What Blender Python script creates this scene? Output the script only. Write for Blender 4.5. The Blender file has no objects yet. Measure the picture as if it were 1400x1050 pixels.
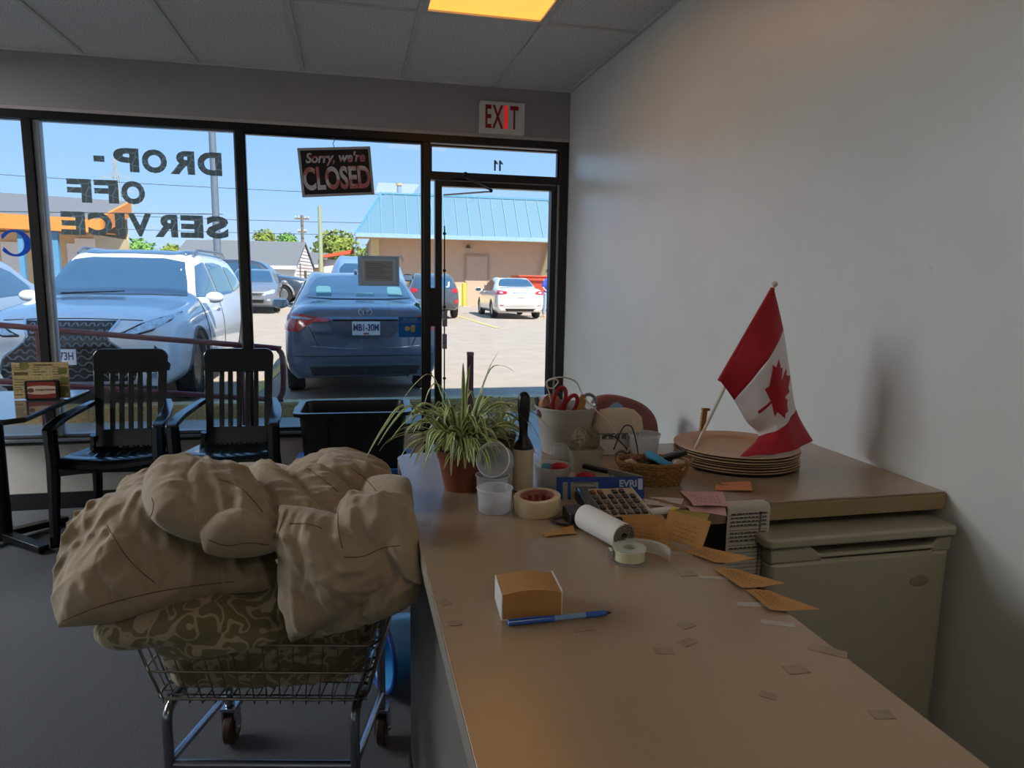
import bpy, math, random
import numpy as np
from mathutils import Vector, Matrix, noise
from mathutils.geometry import delaunay_2d_cdt
from mathutils.bvhtree import BVHTree

rnd = random.Random(7)
rad = math.radians
SC = bpy.context.scene
COL = SC.collection

# ------------------------------------------------------------------ camera, sky, sun, exposure
cam_d = bpy.data.cameras.new('camera')
cam = bpy.data.objects.new('camera', cam_d); COL.objects.link(cam)
cam_d.sensor_width = 36.0; cam_d.lens = 960 / 1400 * 36.0
cam_d.clip_start = 0.02; cam_d.clip_end = 400
CR = Matrix(((0.97516249, 0.01770786, -0.22078167), (-0.22096151, 0.14663809, -0.96419567), (0.01530116, 0.9890317, 0.14690872)))
cam.matrix_world = Matrix.Translation((0, 0, 1.447)) @ CR.to_4x4()
SC.camera = cam

wd = bpy.data.worlds.new('sky'); SC.world = wd; wd.use_nodes = True
nt = wd.node_tree; nt.nodes.clear()
wo = nt.nodes.new('ShaderNodeOutputWorld'); bg = nt.nodes.new('ShaderNodeBackground')
tc = nt.nodes.new('ShaderNodeTexCoord'); sx = nt.nodes.new('ShaderNodeSeparateXYZ'); cr = nt.nodes.new('ShaderNodeValToRGB')
nt.links.new(tc.outputs['Generated'], sx.inputs[0]); nt.links.new(sx.outputs['Z'], cr.inputs['Fac'])
nt.links.new(cr.outputs['Color'], bg.inputs['Color']); nt.links.new(bg.outputs[0], wo.inputs[0])
els = cr.color_ramp.elements
els[0].position = 0.0; els[0].color = (0.50, 0.66, 0.84, 1)
els[1].position = 1.0; els[1].color = (0.16, 0.41, 0.82, 1)
e = els.new(0.10); e.color = (0.33, 0.565, 0.88, 1)
e = els.new(0.28); e.color = (0.20, 0.445, 0.84, 1)
bg.inputs['Strength'].default_value = 1.32

sd = bpy.data.lights.new('sun', 'SUN'); sd.energy = 8.5; sd.angle = rad(0.53); sd.color = (1.0, 0.94, 0.83)
sun = bpy.data.objects.new('sun', sd); COL.objects.link(sun)
sun.rotation_euler = Vector((-0.55, 1.0, -1.35)).to_track_quat('-Z', 'Y').to_euler()
sun.location = (6, -10, 16)

vs = SC.view_settings
vs.view_transform = 'Standard'; vs.look = 'None'; vs.exposure = 0.0; vs.gamma = 1.0; vs.use_curve_mapping = False

LAMP_AMBER = (1.0, 0.38, 0.045); LAMP_VIEW = 1.55
FILL_WARM = (1.0, 0.80, 0.60); FILL_BACK = 4.5; FILL_COOL = (0.93, 0.96, 1.0); FILL_SIDE = 45.0  # warm and cool: unseen fill panels added to brighten the room

# ------------------------------------------------------------------ materials
def lin(h):
    if not isinstance(h, str): return tuple(h)
    h = h.lstrip('#'); out = []
    for i in (0, 2, 4):
        c = int(h[i:i+2], 16) / 255
        out.append(c / 12.92 if c <= 0.04045 else ((c + 0.055) / 1.055) ** 2.4)
    return tuple(out)
MATS = {}
def M(name, col, rough=0.5, metal=0.0, spec=0.5, var=0.08, vscale=12.0, bump=0.0, bscale=60.0, trans=0.0, emit=None, estr=1.0, coat=0.0, ior=1.45, alpha=1.0, stretch=None, sheen=0.0):
    if name in MATS: return MATS[name]
    m = bpy.data.materials.new(name); m.use_nodes = True; t = m.node_tree
    b = t.nodes['Principled BSDF']; c = lin(col)
    tx = t.nodes.new('ShaderNodeTexCoord')
    src = tx.outputs['Object']
    if stretch:
        mp = t.nodes.new('ShaderNodeMapping'); mp.inputs['Scale'].default_value = stretch
        t.links.new(src, mp.inputs[0]); src = mp.outputs[0]
    n = t.nodes.new('ShaderNodeTexNoise'); n.inputs['Scale'].default_value = vscale; n.inputs['Detail'].default_value = 4
    t.links.new(src, n.inputs['Vector'])
    r = t.nodes.new('ShaderNodeValToRGB')
    r.color_ramp.elements[0].position = 0.3; r.color_ramp.elements[1].position = 0.7
    r.color_ramp.elements[0].color = (*[max(0, x * (1 - var)) for x in c], 1)
    r.color_ramp.elements[1].color = (*[min(1, x * (1 + var)) for x in c], 1)
    t.links.new(n.outputs['Fac'], r.inputs['Fac']); t.links.new(r.outputs['Color'], b.inputs['Base Color'])
    b.inputs['Roughness'].default_value = rough; b.inputs['Metallic'].default_value = metal
    b.inputs['Specular IOR Level'].default_value = spec; b.inputs['IOR'].default_value = ior
    b.inputs['Transmission Weight'].default_value = trans; b.inputs['Coat Weight'].default_value = coat
    b.inputs['Coat Roughness'].default_value = 0.05; b.inputs['Alpha'].default_value = alpha
    if sheen: b.inputs['Sheen Weight'].default_value = sheen; b.inputs['Sheen Roughness'].default_value = 0.4
    if bump:
        n2 = t.nodes.new('ShaderNodeTexNoise'); n2.inputs['Scale'].default_value = bscale; n2.inputs['Detail'].default_value = 6
        bp = t.nodes.new('ShaderNodeBump'); bp.inputs['Strength'].default_value = bump; bp.inputs['Distance'].default_value = 0.01
        t.links.new(src, n2.inputs['Vector']); t.links.new(n2.outputs['Fac'], bp.inputs['Height']); t.links.new(bp.outputs[0], b.inputs['Normal'])
    if emit is not None:
        b.inputs['Emission Color'].default_value = (*lin(emit), 1); b.inputs['Emission Strength'].default_value = estr
    MATS[name] = m
    return m
def thin_glass(name, tint=(1, 1, 1), refl=0.06, rough=0.0):
    if name in MATS: return MATS[name]
    m = bpy.data.materials.new(name); m.use_nodes = True; t = m.node_tree; t.nodes.clear()
    o = t.nodes.new('ShaderNodeOutputMaterial'); mx = t.nodes.new('ShaderNodeMixShader')
    tr = t.nodes.new('ShaderNodeBsdfTransparent'); tr.inputs[0].default_value = (*tint, 1)
    gl = t.nodes.new('ShaderNodeBsdfGlossy'); gl.inputs['Roughness'].default_value = rough
    lw = t.nodes.new('ShaderNodeFresnel'); lw.inputs['IOR'].default_value = 1.5 if refl > 0.03 else 1.2
    t.links.new(lw.outputs[0], mx.inputs[0]); t.links.new(tr.outputs[0], mx.inputs[1]); t.links.new(gl.outputs[0], mx.inputs[2])
    t.links.new(mx.outputs[0], o.inputs[0]); MATS[name] = m
    return m
def clear_plastic(name, col, dens=0.35, rough=0.25):
    # translucent moulded plastic: partly see-through, partly milky
    if name in MATS: return MATS[name]
    m = bpy.data.materials.new(name); m.use_nodes = True; t = m.node_tree; b = t.nodes['Principled BSDF']
    o = t.nodes['Material Output']
    tx = t.nodes.new('ShaderNodeTexCoord'); n = t.nodes.new('ShaderNodeTexNoise'); n.inputs['Scale'].default_value = 30
    t.links.new(tx.outputs['Object'], n.inputs['Vector'])
    mr = t.nodes.new('ShaderNodeMapRange'); mr.inputs['To Min'].default_value = dens * 0.8; mr.inputs['To Max'].default_value = dens * 1.2
    t.links.new(n.outputs['Fac'], mr.inputs['Value'])
    b.inputs['Base Color'].default_value = (*lin(col), 1); b.inputs['Roughness'].default_value = rough
    tr = t.nodes.new('ShaderNodeBsdfTransparent'); tl = t.nodes.new('ShaderNodeBsdfTranslucent'); tl.inputs[0].default_value = (*lin(col), 1)
    m1 = t.nodes.new('ShaderNodeMixShader'); m1.inputs[0].default_value = 0.45
    t.links.new(b.outputs[0], m1.inputs[1]); t.links.new(tl.outputs[0], m1.inputs[2])
    mx = t.nodes.new('ShaderNodeMixShader'); t.links.new(mr.outputs[0], mx.inputs[0])
    t.links.new(tr.outputs[0], mx.inputs[1]); t.links.new(m1.outputs[0], mx.inputs[2]); t.links.new(mx.outputs[0], o.inputs[0])
    MATS[name] = m
    return m

# ------------------------------------------------------------------ mesh building
class MB:
    def __init__(s): s.v = []; s.f = []; s.mi = []; s.k = 0
    def add(s, vs, fs):
        o = len(s.v); s.v += [tuple(p) for p in vs]
        for f in fs: s.f.append(tuple(i + o for i in f)); s.mi.append(s.k)
        return s
    def box(s, x0, x1, y0, y1, z0, z1):
        return s.add([(x0,y0,z0),(x1,y0,z0),(x1,y1,z0),(x0,y1,z0),(x0,y0,z1),(x1,y0,z1),(x1,y1,z1),(x0,y1,z1)],
            [(0,3,2,1),(4,5,6,7),(0,1,5,4),(1,2,6,5),(2,3,7,6),(3,0,4,7)])
    def bar(s, a, b, w, h, up=(0,0,1)):
        a = Vector(a); b = Vector(b); d = (b - a).normalized(); u = Vector(up)
        sd_ = d.cross(u)
        if sd_.length < 1e-4: sd_ = d.cross(Vector((1,0,0)))
        sd_.normalize(); u = sd_.cross(d)
        q = []
        for p in (a, b):
            for i, j in ((-1,-1),(1,-1),(1,1),(-1,1)): q.append(p + sd_ * (i*w/2) + u * (j*h/2))
        return s.add(q, [(3,2,1,0),(4,5,6,7),(0,1,5,4),(1,2,6,5),(2,3,7,6),(3,0,4,7)])
    def tube(s, pts, r, n=8, closed=False, cap=True):
        P = [Vector(p) for p in pts]; m = len(P)
        rs = r if isinstance(r, (list, tuple)) else [r] * m
        T = []
        for i in range(m):
            a = P[(i-1) % m] if (closed or i > 0) else P[i]; b = P[(i+1) % m] if (closed or i < m-1) else P[i]
            T.append((b - a).normalized() if (b - a).length > 1e-9 else Vector((0,0,1)))
        ref = Vector((0,0,1)) if abs(T[0].z) < 0.9 else Vector((1,0,0))
        N = (ref - T[0] * ref.dot(T[0])).normalized(); vs = []; fs = []
        for i in range(m):
            if i:
                N = N - T[i] * N.dot(T[i])
                N = N.normalized() if N.length > 1e-6 else T[i].orthogonal().normalized()
            B = T[i].cross(N)
            for k in range(n):
                a = 2*math.pi*k/n; vs.append(P[i] + (N*math.cos(a) + B*math.sin(a)) * rs[i])
        for i in range(m if closed else m-1):
            for k in range(n):
                a = i*n + k; b = i*n + (k+1) % n; c = ((i+1) % m)*n + (k+1) % n; d = ((i+1) % m)*n + k
                fs.append((a, b, c, d))
        if cap and not closed: fs.append(tuple(range(n-1, -1, -1))); fs.append(tuple((m-1)*n + k for k in range(n)))
        return s.add(vs, fs)
    def cyl(s, a, b, r, r2=None, n=16, cap=True): return s.tube([a, b], [r, r if r2 is None else r2], n, cap=cap)
    def lathe(s, prof, n=32, c=(0,0,0), closed=False, mat=None, caps=True):
        vs = []; fs = []; m = len(prof)
        for (r, z) in prof:
            for k in range(n):
                a = 2*math.pi*k/n; vs.append((c[0] + r*math.cos(a), c[1] + r*math.sin(a), c[2] + z))
        for i in range(m if closed else m-1):
            for k in range(n):
                j = (i+1) % m
                fs.append((i*n + k, i*n + (k+1) % n, j*n + (k+1) % n, j*n + k))
        if not closed and caps:
            if prof[0][0] > 1e-6: fs.append(tuple(range(n-1, -1, -1)))
            if prof[-1][0] > 1e-6: fs.append(tuple((m-1)*n + k for k in range(n)))
        if mat is not None: vs = [mat @ Vector(p) for p in vs]
        return s.add(vs, fs)
    def shell(s, prof, th, n=32, c=(0,0,0), mat=None):       # hollow vessel open at the top; prof runs floor centre to rim
        inner = [(max(0.0, r - th), z + (th if i == 0 or (r > 0 and i == 1 and prof[i][1] == prof[0][1]) else 0)) for i, (r, z) in enumerate(prof)]
        return s.lathe(prof + inner[::-1], n, c, mat=mat)
    def prism(s, poly, d0, d1, axis='z', mat=None):
        def P(u, v, d): return {'z': (u, v, d), 'y': (u, d, v), 'x': (d, u, v)}[axis]
        n = len(poly); vs = [P(u, v, d0) for u, v in poly] + [P(u, v, d1) for u, v in poly]
        if mat is not None: vs = [mat @ Vector(p) for p in vs]
        return s.add(vs, [tuple(range(n-1, -1, -1)), tuple(range(n, 2*n))] + [(i, (i+1) % n, (i+1) % n + n, i + n) for i in range(n)])
    def ball(s, c, r, n=16, m=10, mat=None):
        if not isinstance(r, (tuple, list)): r = (r, r, r)
        vs = [(c[0], c[1], c[2]-r[2])]; fs = []
        for i in range(1, m):
            t = math.pi*i/m
            for k in range(n):
                a = 2*math.pi*k/n
                vs.append((c[0] + r[0]*math.sin(t)*math.cos(a), c[1] + r[1]*math.sin(t)*math.sin(a), c[2] - r[2]*math.cos(t)))
        vs.append((c[0], c[1], c[2]+r[2])); L = len(vs)-1
        for k in range(n):
            fs.append((0, 1 + (k+1) % n, 1 + k)); fs.append((L, 1 + (m-2)*n + k, 1 + (m-2)*n + (k+1) % n))
            for i in range(m-2): fs.append((1+i*n+k, 1+i*n+(k+1) % n, 1+(i+1)*n+(k+1) % n, 1+(i+1)*n+k))
        if mat is not None: vs = [mat @ Vector(p) for p in vs]
        return s.add(vs, fs)
    def sheet(s, grid, th=0.0006):        # grid[i][j] of points -> thin solid sheet
        m = len(grid); n = len(grid[0]); top = [Vector(p) for r in grid for p in r]
        nor = []
        for i in range(m):
            for j in range(n):
                a = top[min(i+1, m-1)*n + j] - top[max(i-1, 0)*n + j]; b = top[i*n + min(j+1, n-1)] - top[i*n + max(j-1, 0)]
                q = a.cross(b); nor.append(q.normalized() if q.length > 1e-12 else Vector((0,0,1)))
        bot = [p - q*th for p, q in zip(top, nor)]; K = m*n; fs = []
        for i in range(m-1):
            for j in range(n-1):
                a, b, c, d = i*n+j, (i+1)*n+j, (i+1)*n+j+1, i*n+j+1
                fs.append((a, b, c, d)); fs.append((d+K, c+K, b+K, a+K))
        ring = [j for j in range(n)] + [i*n+n-1 for i in range(1, m)] + [(m-1)*n + j for j in range(n-2, -1, -1)] + [i*n for i in range(m-2, 0, -1)]
        for a, b in zip(ring, ring[1:] + ring[:1]): fs.append((a, b, b+K, a+K))
        return s.add(top + bot, fs)

MW = {}
def ob(name, mb, mat, parent=None, bev=0.0, smooth=35, w=False, label=None, kind=None, bseg=2):
    me = bpy.data.meshes.new(name)
    vs = mb.v
    if w and parent is not None and parent.name in MW:
        inv = MW[parent.name].inverted(); vs = [tuple(inv @ Vector(p)) for p in vs]
    me.from_pydata(vs, [], mb.f)
    mats = mat if isinstance(mat, (list, tuple)) else [mat]
    for m in mats: me.materials.append(m)
    if len(mats) > 1: me.polygons.foreach_set('material_index', mb.mi)
    me.update()
    if smooth:
        me.shade_smooth()
        if smooth < 180: me.set_sharp_from_angle(angle=rad(smooth))
    o = bpy.data.objects.new(name, me); COL.objects.link(o)
    if parent is not None:
        o.parent = parent
        if parent.name in MW and w is not None and not parent.get('_flat'): MW[o.name] = MW[parent.name]
    else: MW[o.name] = Matrix.Identity(4)
    if bev:
        b = o.modifiers.new('edge', 'BEVEL'); b.width = bev; b.segments = bseg; b.limit_method = 'ANGLE'; b.angle_limit = rad(40)
    if label: o['label'] = label
    if kind: o['kind'] = kind
    return o
def thing(name, label, cat, loc=(0,0,0), rz=0.0, group=None, rot=None):
    o = bpy.data.objects.new(name, None); COL.objects.link(o); o.empty_display_size = 0.05
    o.location = loc; o.rotation_euler = rot if rot else (0, 0, rz)
    o['label'] = label; o['category'] = cat
    if group: o['group'] = group
    MW[o.name] = Matrix.Translation(loc) @ o.rotation_euler.to_matrix().to_4x4()
    return o
def tag(o, label, cat, group=None):
    o['label'] = label; o['category'] = cat
    if group: o['group'] = group
    return o
def struct(name, mb, mat, parent=None, **k):
    o = ob(name, mb, mat, parent, **k)
    if parent is None: o['kind'] = 'structure'
    return o
def copy_tree(o, parent=None):
    c = o.copy(); COL.objects.link(c)
    if parent is not None: c.parent = parent
    for ch in list(o.children): copy_tree(ch, c)
    return c
def text(name, body, mat, parent, loc, size, rot=(0,0,0), extrude=0.0006, offset=0.0, sx=1.0, mirror=False, align='CENTER', shear=0.0, space=1.0, label=None):
    cu = bpy.data.curves.new(name, 'FONT'); cu.body = body; cu.size = size; cu.extrude = extrude; cu.offset = offset
    cu.align_x = align; cu.align_y = 'CENTER'; cu.shear = shear; cu.space_character = space; cu.resolution_u = 4
    cu.materials.append(mat)
    tmp = bpy.data.objects.new(name, cu); COL.objects.link(tmp); bpy.context.view_layer.update()
    me = bpy.data.meshes.new_from_object(tmp.evaluated_get(bpy.context.evaluated_depsgraph_get())); bpy.data.objects.remove(tmp); bpy.data.curves.remove(cu)
    k = -sx if mirror else sx
    for v in me.vertices: v.co.x *= k
    if k < 0: me.flip_normals()
    o = bpy.data.objects.new(name, me); COL.objects.link(o); o.location = loc; o.rotation_euler = rot
    if parent is not None: o.parent = parent
    if label: o['label'] = label
    return o
def smooth_pts(P, k=6, closed=False):
    P = [Vector(p) for p in P]; n = len(P); out = []
    for i in range(n if closed else n-1):
        if closed: a, b, c, d = P[(i-1) % n], P[i], P[(i+1) % n], P[(i+2) % n]
        else: a, b, c, d = P[max(i-1, 0)], P[i], P[i+1], P[min(i+2, n-1)]
        for j in range(k):
            t = j/k
            out.append(0.5*((2*b) + (c-a)*t + (2*a-5*b+4*c-d)*t*t + (3*b-a-3*c+d)*t*t*t))
    if not closed: out.append(P[-1])
    return out
def rrect(x0, x1, y0, y1, r, k=5):
    out = []
    for cx_, cy_, a0 in ((x1-r, y1-r, 0), (x0+r, y1-r, 90), (x0+r, y0+r, 180), (x1-r, y0+r, 270)):
        for i in range(k+1):
            a = rad(a0 + 90*i/k); out.append((cx_ + r*math.cos(a), cy_ + r*math.sin(a)))
    return out
def applied(o):            # bake the modifiers of o into its mesh
    dg = bpy.context.evaluated_depsgraph_get(); ev = o.evaluated_get(dg)
    me = bpy.data.meshes.new_from_object(ev, depsgraph=dg); o.modifiers.clear(); o.data = me
    return o

XW, YW, ZC, CT = 1.451, 4.737, 2.686, 0.937      # right wall, window wall, ceiling, counter height
# ------------------------------------------------------------------ the room
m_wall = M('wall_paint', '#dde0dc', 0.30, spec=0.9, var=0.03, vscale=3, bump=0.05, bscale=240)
m_wallb = M('header_paint_shaded', '#a39c9c', 0.6, var=0.03, vscale=4)  # window wall darkened, its shade put into the colour
m_ceil = M('ceiling_tile_fibre', '#e4e4e0', 0.95, var=0.30, vscale=130, bump=0.9, bscale=130)
m_tbar = M('grid_white', '#d2cfc8', 0.5, var=0.03)
m_frame = M('dark_anodised', '#14110f', 0.35, 0.0, 0.5, var=0.15)
m_alu = M('mill_aluminium', '#8c9096', 0.35, 0.8, var=0.08)
m_carpet = M('carpet_grey', '#4d5054', 0.95, var=0.35, vscale=220, bump=0.8, bscale=420)
m_base = M('baseboard_black', '#121214', 0.5, var=0.2)
m_sill = M('sill_paint', '#b9b3aa', 0.6, var=0.05)
m_glass = thin_glass('window_glass')
m_ext = M('exterior_stucco', '#b0a591', 0.8, var=0.08, bump=0.3)
m_blk = M('black_plastic', '#0c0c0d', 0.35, var=0.2)
m_white = M('white_plastic', '#d9d8d4', 0.4, var=0.03)

fl = struct('floor', MB().box(-7.4, XW, -2.6, YW, -0.1, 0.0), m_carpet, smooth=0)
def lot_z(x, y): return 0.05 + max(0.0, y - 12) * (0.007 - 0.0012 * (min(max(x, -12), 6) - 1))

wr = struct('wall_right', MB().box(XW, XW + 0.18, -2.6, YW + 0.2, -0.1, ZC + 0.4), m_wall, smooth=0)
for k, (y_, z_, r_) in enumerate(((1.545, 1.492, 0.006), (2.725, 1.461, 0.005), (2.156, 0.955, 0.006), (2.15, 1.72, 0.004), (1.95, 1.30, 0.004))):
    ob('plaster_patch', MB().prism([(y_ + r_*math.cos(a)*(1 + .4*math.sin(3*a + k)), z_ + r_*math.sin(a)) for a in [i*math.pi/6 for i in range(12)]], XW - 0.0012, XW + 0.002, 'x'), m_white, wr)
struct('wall_left', MB().box(-7.58, -7.4, -2.6, YW + 0.2, -0.1, ZC + 0.4), m_wall, smooth=0)
struct('wall_rear', MB().box(-7.58, XW + 0.18, -2.78, -2.6, -0.1, ZC + 0.4), m_wall, smooth=0)
# window wall: header above, knee wall below, exterior face, roof and parapet
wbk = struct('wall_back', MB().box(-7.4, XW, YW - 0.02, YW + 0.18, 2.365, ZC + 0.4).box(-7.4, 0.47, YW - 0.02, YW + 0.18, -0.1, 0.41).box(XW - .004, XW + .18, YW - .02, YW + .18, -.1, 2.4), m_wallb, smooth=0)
ob('knee_wall_panel', MB().box(-7.4, 0.46, YW - 0.028, YW - 0.019, 0.10, 0.405), m_sill, wbk, bev=0.002)
ob('parapet', MB().box(-7.6, 2.9, YW + 0.18, YW + 0.34, 2.38, 6.5).box(2.9, XW + 6, YW + 0.18, YW + 0.34, 2.38, 5.2), m_ext, wbk)
struct('baseboard_back', MB().box(-7.4, 0.46, YW - 0.036, YW - 0.02, 0.0, 0.105), m_base, bev=0.003)
struct('trim_1', MB().box(-7.4, XW, YW - 0.026, YW - 0.02, 2.365, 2.385), M('header_trim', '#bfb4ae', 0.6), smooth=0)
struct('roof', MB().box(-7.7, XW + 0.3, -2.9, YW + 0.3, ZC + 0.4, ZC + 0.5).box(XW + .3, XW + 6, YW - 3, YW + .3, 2.6, 5.0), m_ext, smooth=0)

# suspended ceiling: tiles and T bars
cl = struct('ceiling', MB().box(-7.4, XW, -2.6, YW, ZC + 0.03, ZC + 0.06), m_ceil, smooth=0)
xs = [-7.4] + [0.340 + 0.606*k for k in range(-12, 2)] + [XW]
ys = [-2.6, -1.34, -0.12, 1.10, 2.32, 3.54, YW - 0.02]
light_slots = {(0.340, 2.32), (0.340, -1.34), (-3.902, 3.54), (-4.508, 2.32), (-5.114, 3.54), (-5.720, 2.32)}
tile_me = {}
for i in range(len(xs) - 1):
    for j in range(len(ys) - 1):
        if any(abs(xs[i] - a) < .01 and abs(ys[j] - b) < .01 for a, b in light_slots): continue
        w_, d_ = xs[i+1] - xs[i] - 0.024, ys[j+1] - ys[j] - 0.024
        if w_ < 0.02: continue
        key = (round(w_, 3), round(d_, 3))
        if key not in tile_me:
            o = ob('ceiling_tile', MB().box(0, w_, 0, d_, 0, 0.014), m_ceil, cl, bev=0.003, bseg=1); tile_me[key] = o
        else:
            o = tile_me[key].copy(); COL.objects.link(o)
        o.location = (xs[i] + 0.012, ys[j] + 0.012, ZC + 0.008)
for x_ in xs[1:-1]: ob('grid_bar', MB().box(x_ - .012, x_ + .012, -2.6, YW - .02, ZC, ZC + .03), m_tbar, cl)
for y_ in ys[1:-1]:
    for i in range(len(xs) - 1): ob('cross_bar', MB().box(xs[i] + .0125, xs[i+1] - .0125, y_ - .011, y_ + .011, ZC + .001, ZC + .03), m_tbar, cl)
ob('wall_angle', MB().box(XW - .02, XW, -2.6, YW - .02, ZC - .002, ZC + .03), m_tbar, cl)
ob('wall_angle', MB().box(-7.4, XW - .02, YW - .04, YW - .02, ZC - .002, ZC + .03), m_tbar, cl)

# ceiling panels: the amber one, plus unseen ones added as fill light
m_lensA = M('lens_amber', (0.9, 0.65, 0.3), 0.4, emit=LAMP_AMBER, estr=LAMP_VIEW, var=0.02)
m_fillB = M('fill_lens_warm', (0.9, 0.8, 0.6), 0.4, emit=FILL_WARM, estr=FILL_BACK, var=0.02)
m_fillC = M('fill_lens_cool', (0.9, 0.9, 0.9), 0.4, emit=FILL_COOL, estr=FILL_SIDE, var=0.02)
for k, ((x_, y_), lab, mt) in enumerate(zip(((0.340, 2.32), (0.340, -1.34), (-3.902, 3.54), (-4.508, 2.32), (-5.114, 3.54), (-5.720, 2.32)),
        ('amber glowing ceiling light panel above the counter near the exit sign', 'added fill light panel over the rear end of the counter',
         'added fill light panel beside the window nearest the dark cafe table', 'added fill light panel one row in from the window, nearer the counter',
         'added fill light panel beside the window farthest from the counter', 'added fill light panel one row in from the window, farther from the counter'), (m_lensA, m_fillB, m_fillC, m_fillC, m_fillC, m_fillC))):
    t = thing('ceiling_or_fill_light', lab, 'ceiling light', (x_ + .303, y_ + .61, ZC), 0, 'ceiling light panels')
    ob('diffuser', MB().box(-.272, .272, -.575, .575, .006, .014), mt, t)
    ob('frame', MB().box(-.291, -.272, -.598, .598, -.004, .03).box(.272, .291, -.598, .598, -.004, .03).box(-.272, .272, -.598, -.575, -.004, .03).box(-.272, .272, .575, .598, -.004, .03), m_tbar, t, bev=.002)

# ------------------------------------------------------------------ shop front: windows and door
FY0, FY1 = YW - 0.03, YW + 0.07
def window(n, x0, x1, z0, z1, inner=0.0):
    w = struct('window_%d' % n, MB().box(x0, x1, YW + .015, YW + .021, z0, z1), m_glass, smooth=0)
    g = 0.012
    ob('glazing_bead', MB().box(x0, x0 + g, YW, YW + .04, z0, z1).box(x1 - g, x1, YW, YW + .04, z0, z1).box(x0 + g, x1 - g, YW, YW + .04, z0, z0 + g).box(x0 + g, x1 - g, YW, YW + .04, z1 - g, z1), m_alu if n < 3 else m_frame, w)
    return w
win1 = window(1, -2.926, -1.826, 0.452, 2.325)
window(5, -4.076, -2.976, 0.452, 2.325); window(6, -5.226, -4.126, 0.452, 2.325); window(7, -7.3, -5.276, 0.452, 2.325)  # unseen panes added to let in more daylight
win2 = window(2, -1.776, -0.675, 0.452, 2.325)
win3 = window(3, -0.631, 0.468, 0.452, 2.318)
win4 = window(4, 0.515, 1.388, 2.128, 2.31)
fr = struct('trim_2', MB().box(-7.4, XW - .004, FY0, FY1, 2.318, 2.366), m_frame, bev=.002)          # head of the frame
fr['label'] = 'dark metal head of the shop front frame'
for nm, a, b_, z0, z1 in (('mullion', -1.826, -1.776, .41, 2.318), ('mullion', -2.976, -2.926, .41, 2.318), ('mullion', -4.126, -4.076, .41, 2.318), ('mullion', -5.276, -5.226, .41, 2.318), ('mullion', -.675, -.631, .41, 2.318), ('mullion', .468, .515, -.02, 2.318), ('jamb', 1.388, 1.447, -.02, 2.318), ('jamb', -7.4, -7.3, .41, 2.318)):
    ob(nm, MB().box(a, b_, FY0, FY1, z0, z1), m_frame, fr, bev=.002)
ob('mullion_cap', MB().box(-1.776, -1.742, YW - .012, YW + .05, .45, 2.318), M('bare_aluminium', '#b4b8bc', .45, .3), fr, bev=.004)
ob('sill_bar', MB().box(-7.3, .468, FY0, FY1, .408, .452), m_frame, fr, bev=.002)
ob('sill_ledge', MB().box(-7.3, .468, YW - .05, YW - .03, .428, .445), m_alu, fr, bev=.002)
ob('transom_bar', MB().box(.515, 1.388, FY0, FY1, 2.085, 2.128), m_frame, fr, bev=.002)
struct('threshold', MB().box(.515, 1.388, FY0, FY1 + .04, -.02, .012), m_alu)
# the glazed door, hinged at the left, closing on the right jamb; a sliver of daylight shows along its left stile
dr = struct('door_1', MB().box(.590, 1.335, YW + .02, YW + .026, .12, 2.045), m_glass, smooth=0)
ob('stile', MB().box(.546, .590, FY0 + .01, FY1 - .02, .02, 2.08), m_frame, dr, bev=.002)
ob('stile', MB().box(1.335, 1.372, FY0 + .01, FY1 - .02, .02, 2.08), m_frame, dr, bev=.002)
ob('rail', MB().box(.590, 1.335, FY0 + .01, FY1 - .02, 2.046, 2.08), m_frame, dr, bev=.002)
ob('rail', MB().box(.590, 1.335, FY0 + .01, FY1 - .02, .02, .12), m_frame, dr, bev=.002)
ob('stop_strip', MB().box(1.374, 1.388, FY0 + .005, FY1 - .03, .012, 2.085), m_alu, dr)
ob('lock_box', MB().box(.515, .549, FY0 + .006, FY1 - .03, 1.13, 1.385), m_frame, dr, bev=.003)
rod = MB().cyl((.604, YW - .045, .55), (.604, YW - .045, 1.79), .0045, n=8)
for z_ in (1.74, 1.50, 1.26, 1.02, .78): rod.ball((.604, YW - .045, z_), (.012, .012, .010), 10, 8)
ob('bell_cord', rod, m_blk, dr)
ob('door_lock', MB().box(.592, .622, YW - .055, YW - .015, 1.13, 1.23).cyl((.607, YW - .075, 1.18), (.607, YW - .05, 1.18), .012, n=14).box(.592, .620, YW - .055, YW - .015, .98, 1.08), m_alu, dr, bev=.003)
cz = MB().box(.655, .875, YW - .085, YW - .03, 2.088, 2.114)
ob('door_closer', cz, m_frame, dr, bev=.004)
ob('closer_arm', MB().bar((.735, YW - .08, 2.10), (.862, YW - .30, 2.0), .022, .008).bar((.862, YW - .30, 1.99), (.60, YW - .06, 1.985), .02, .008).ball((.735, YW - .085, 2.115), .018).ball((.862, YW - .30, 1.995), .012), m_frame, dr)

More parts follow.
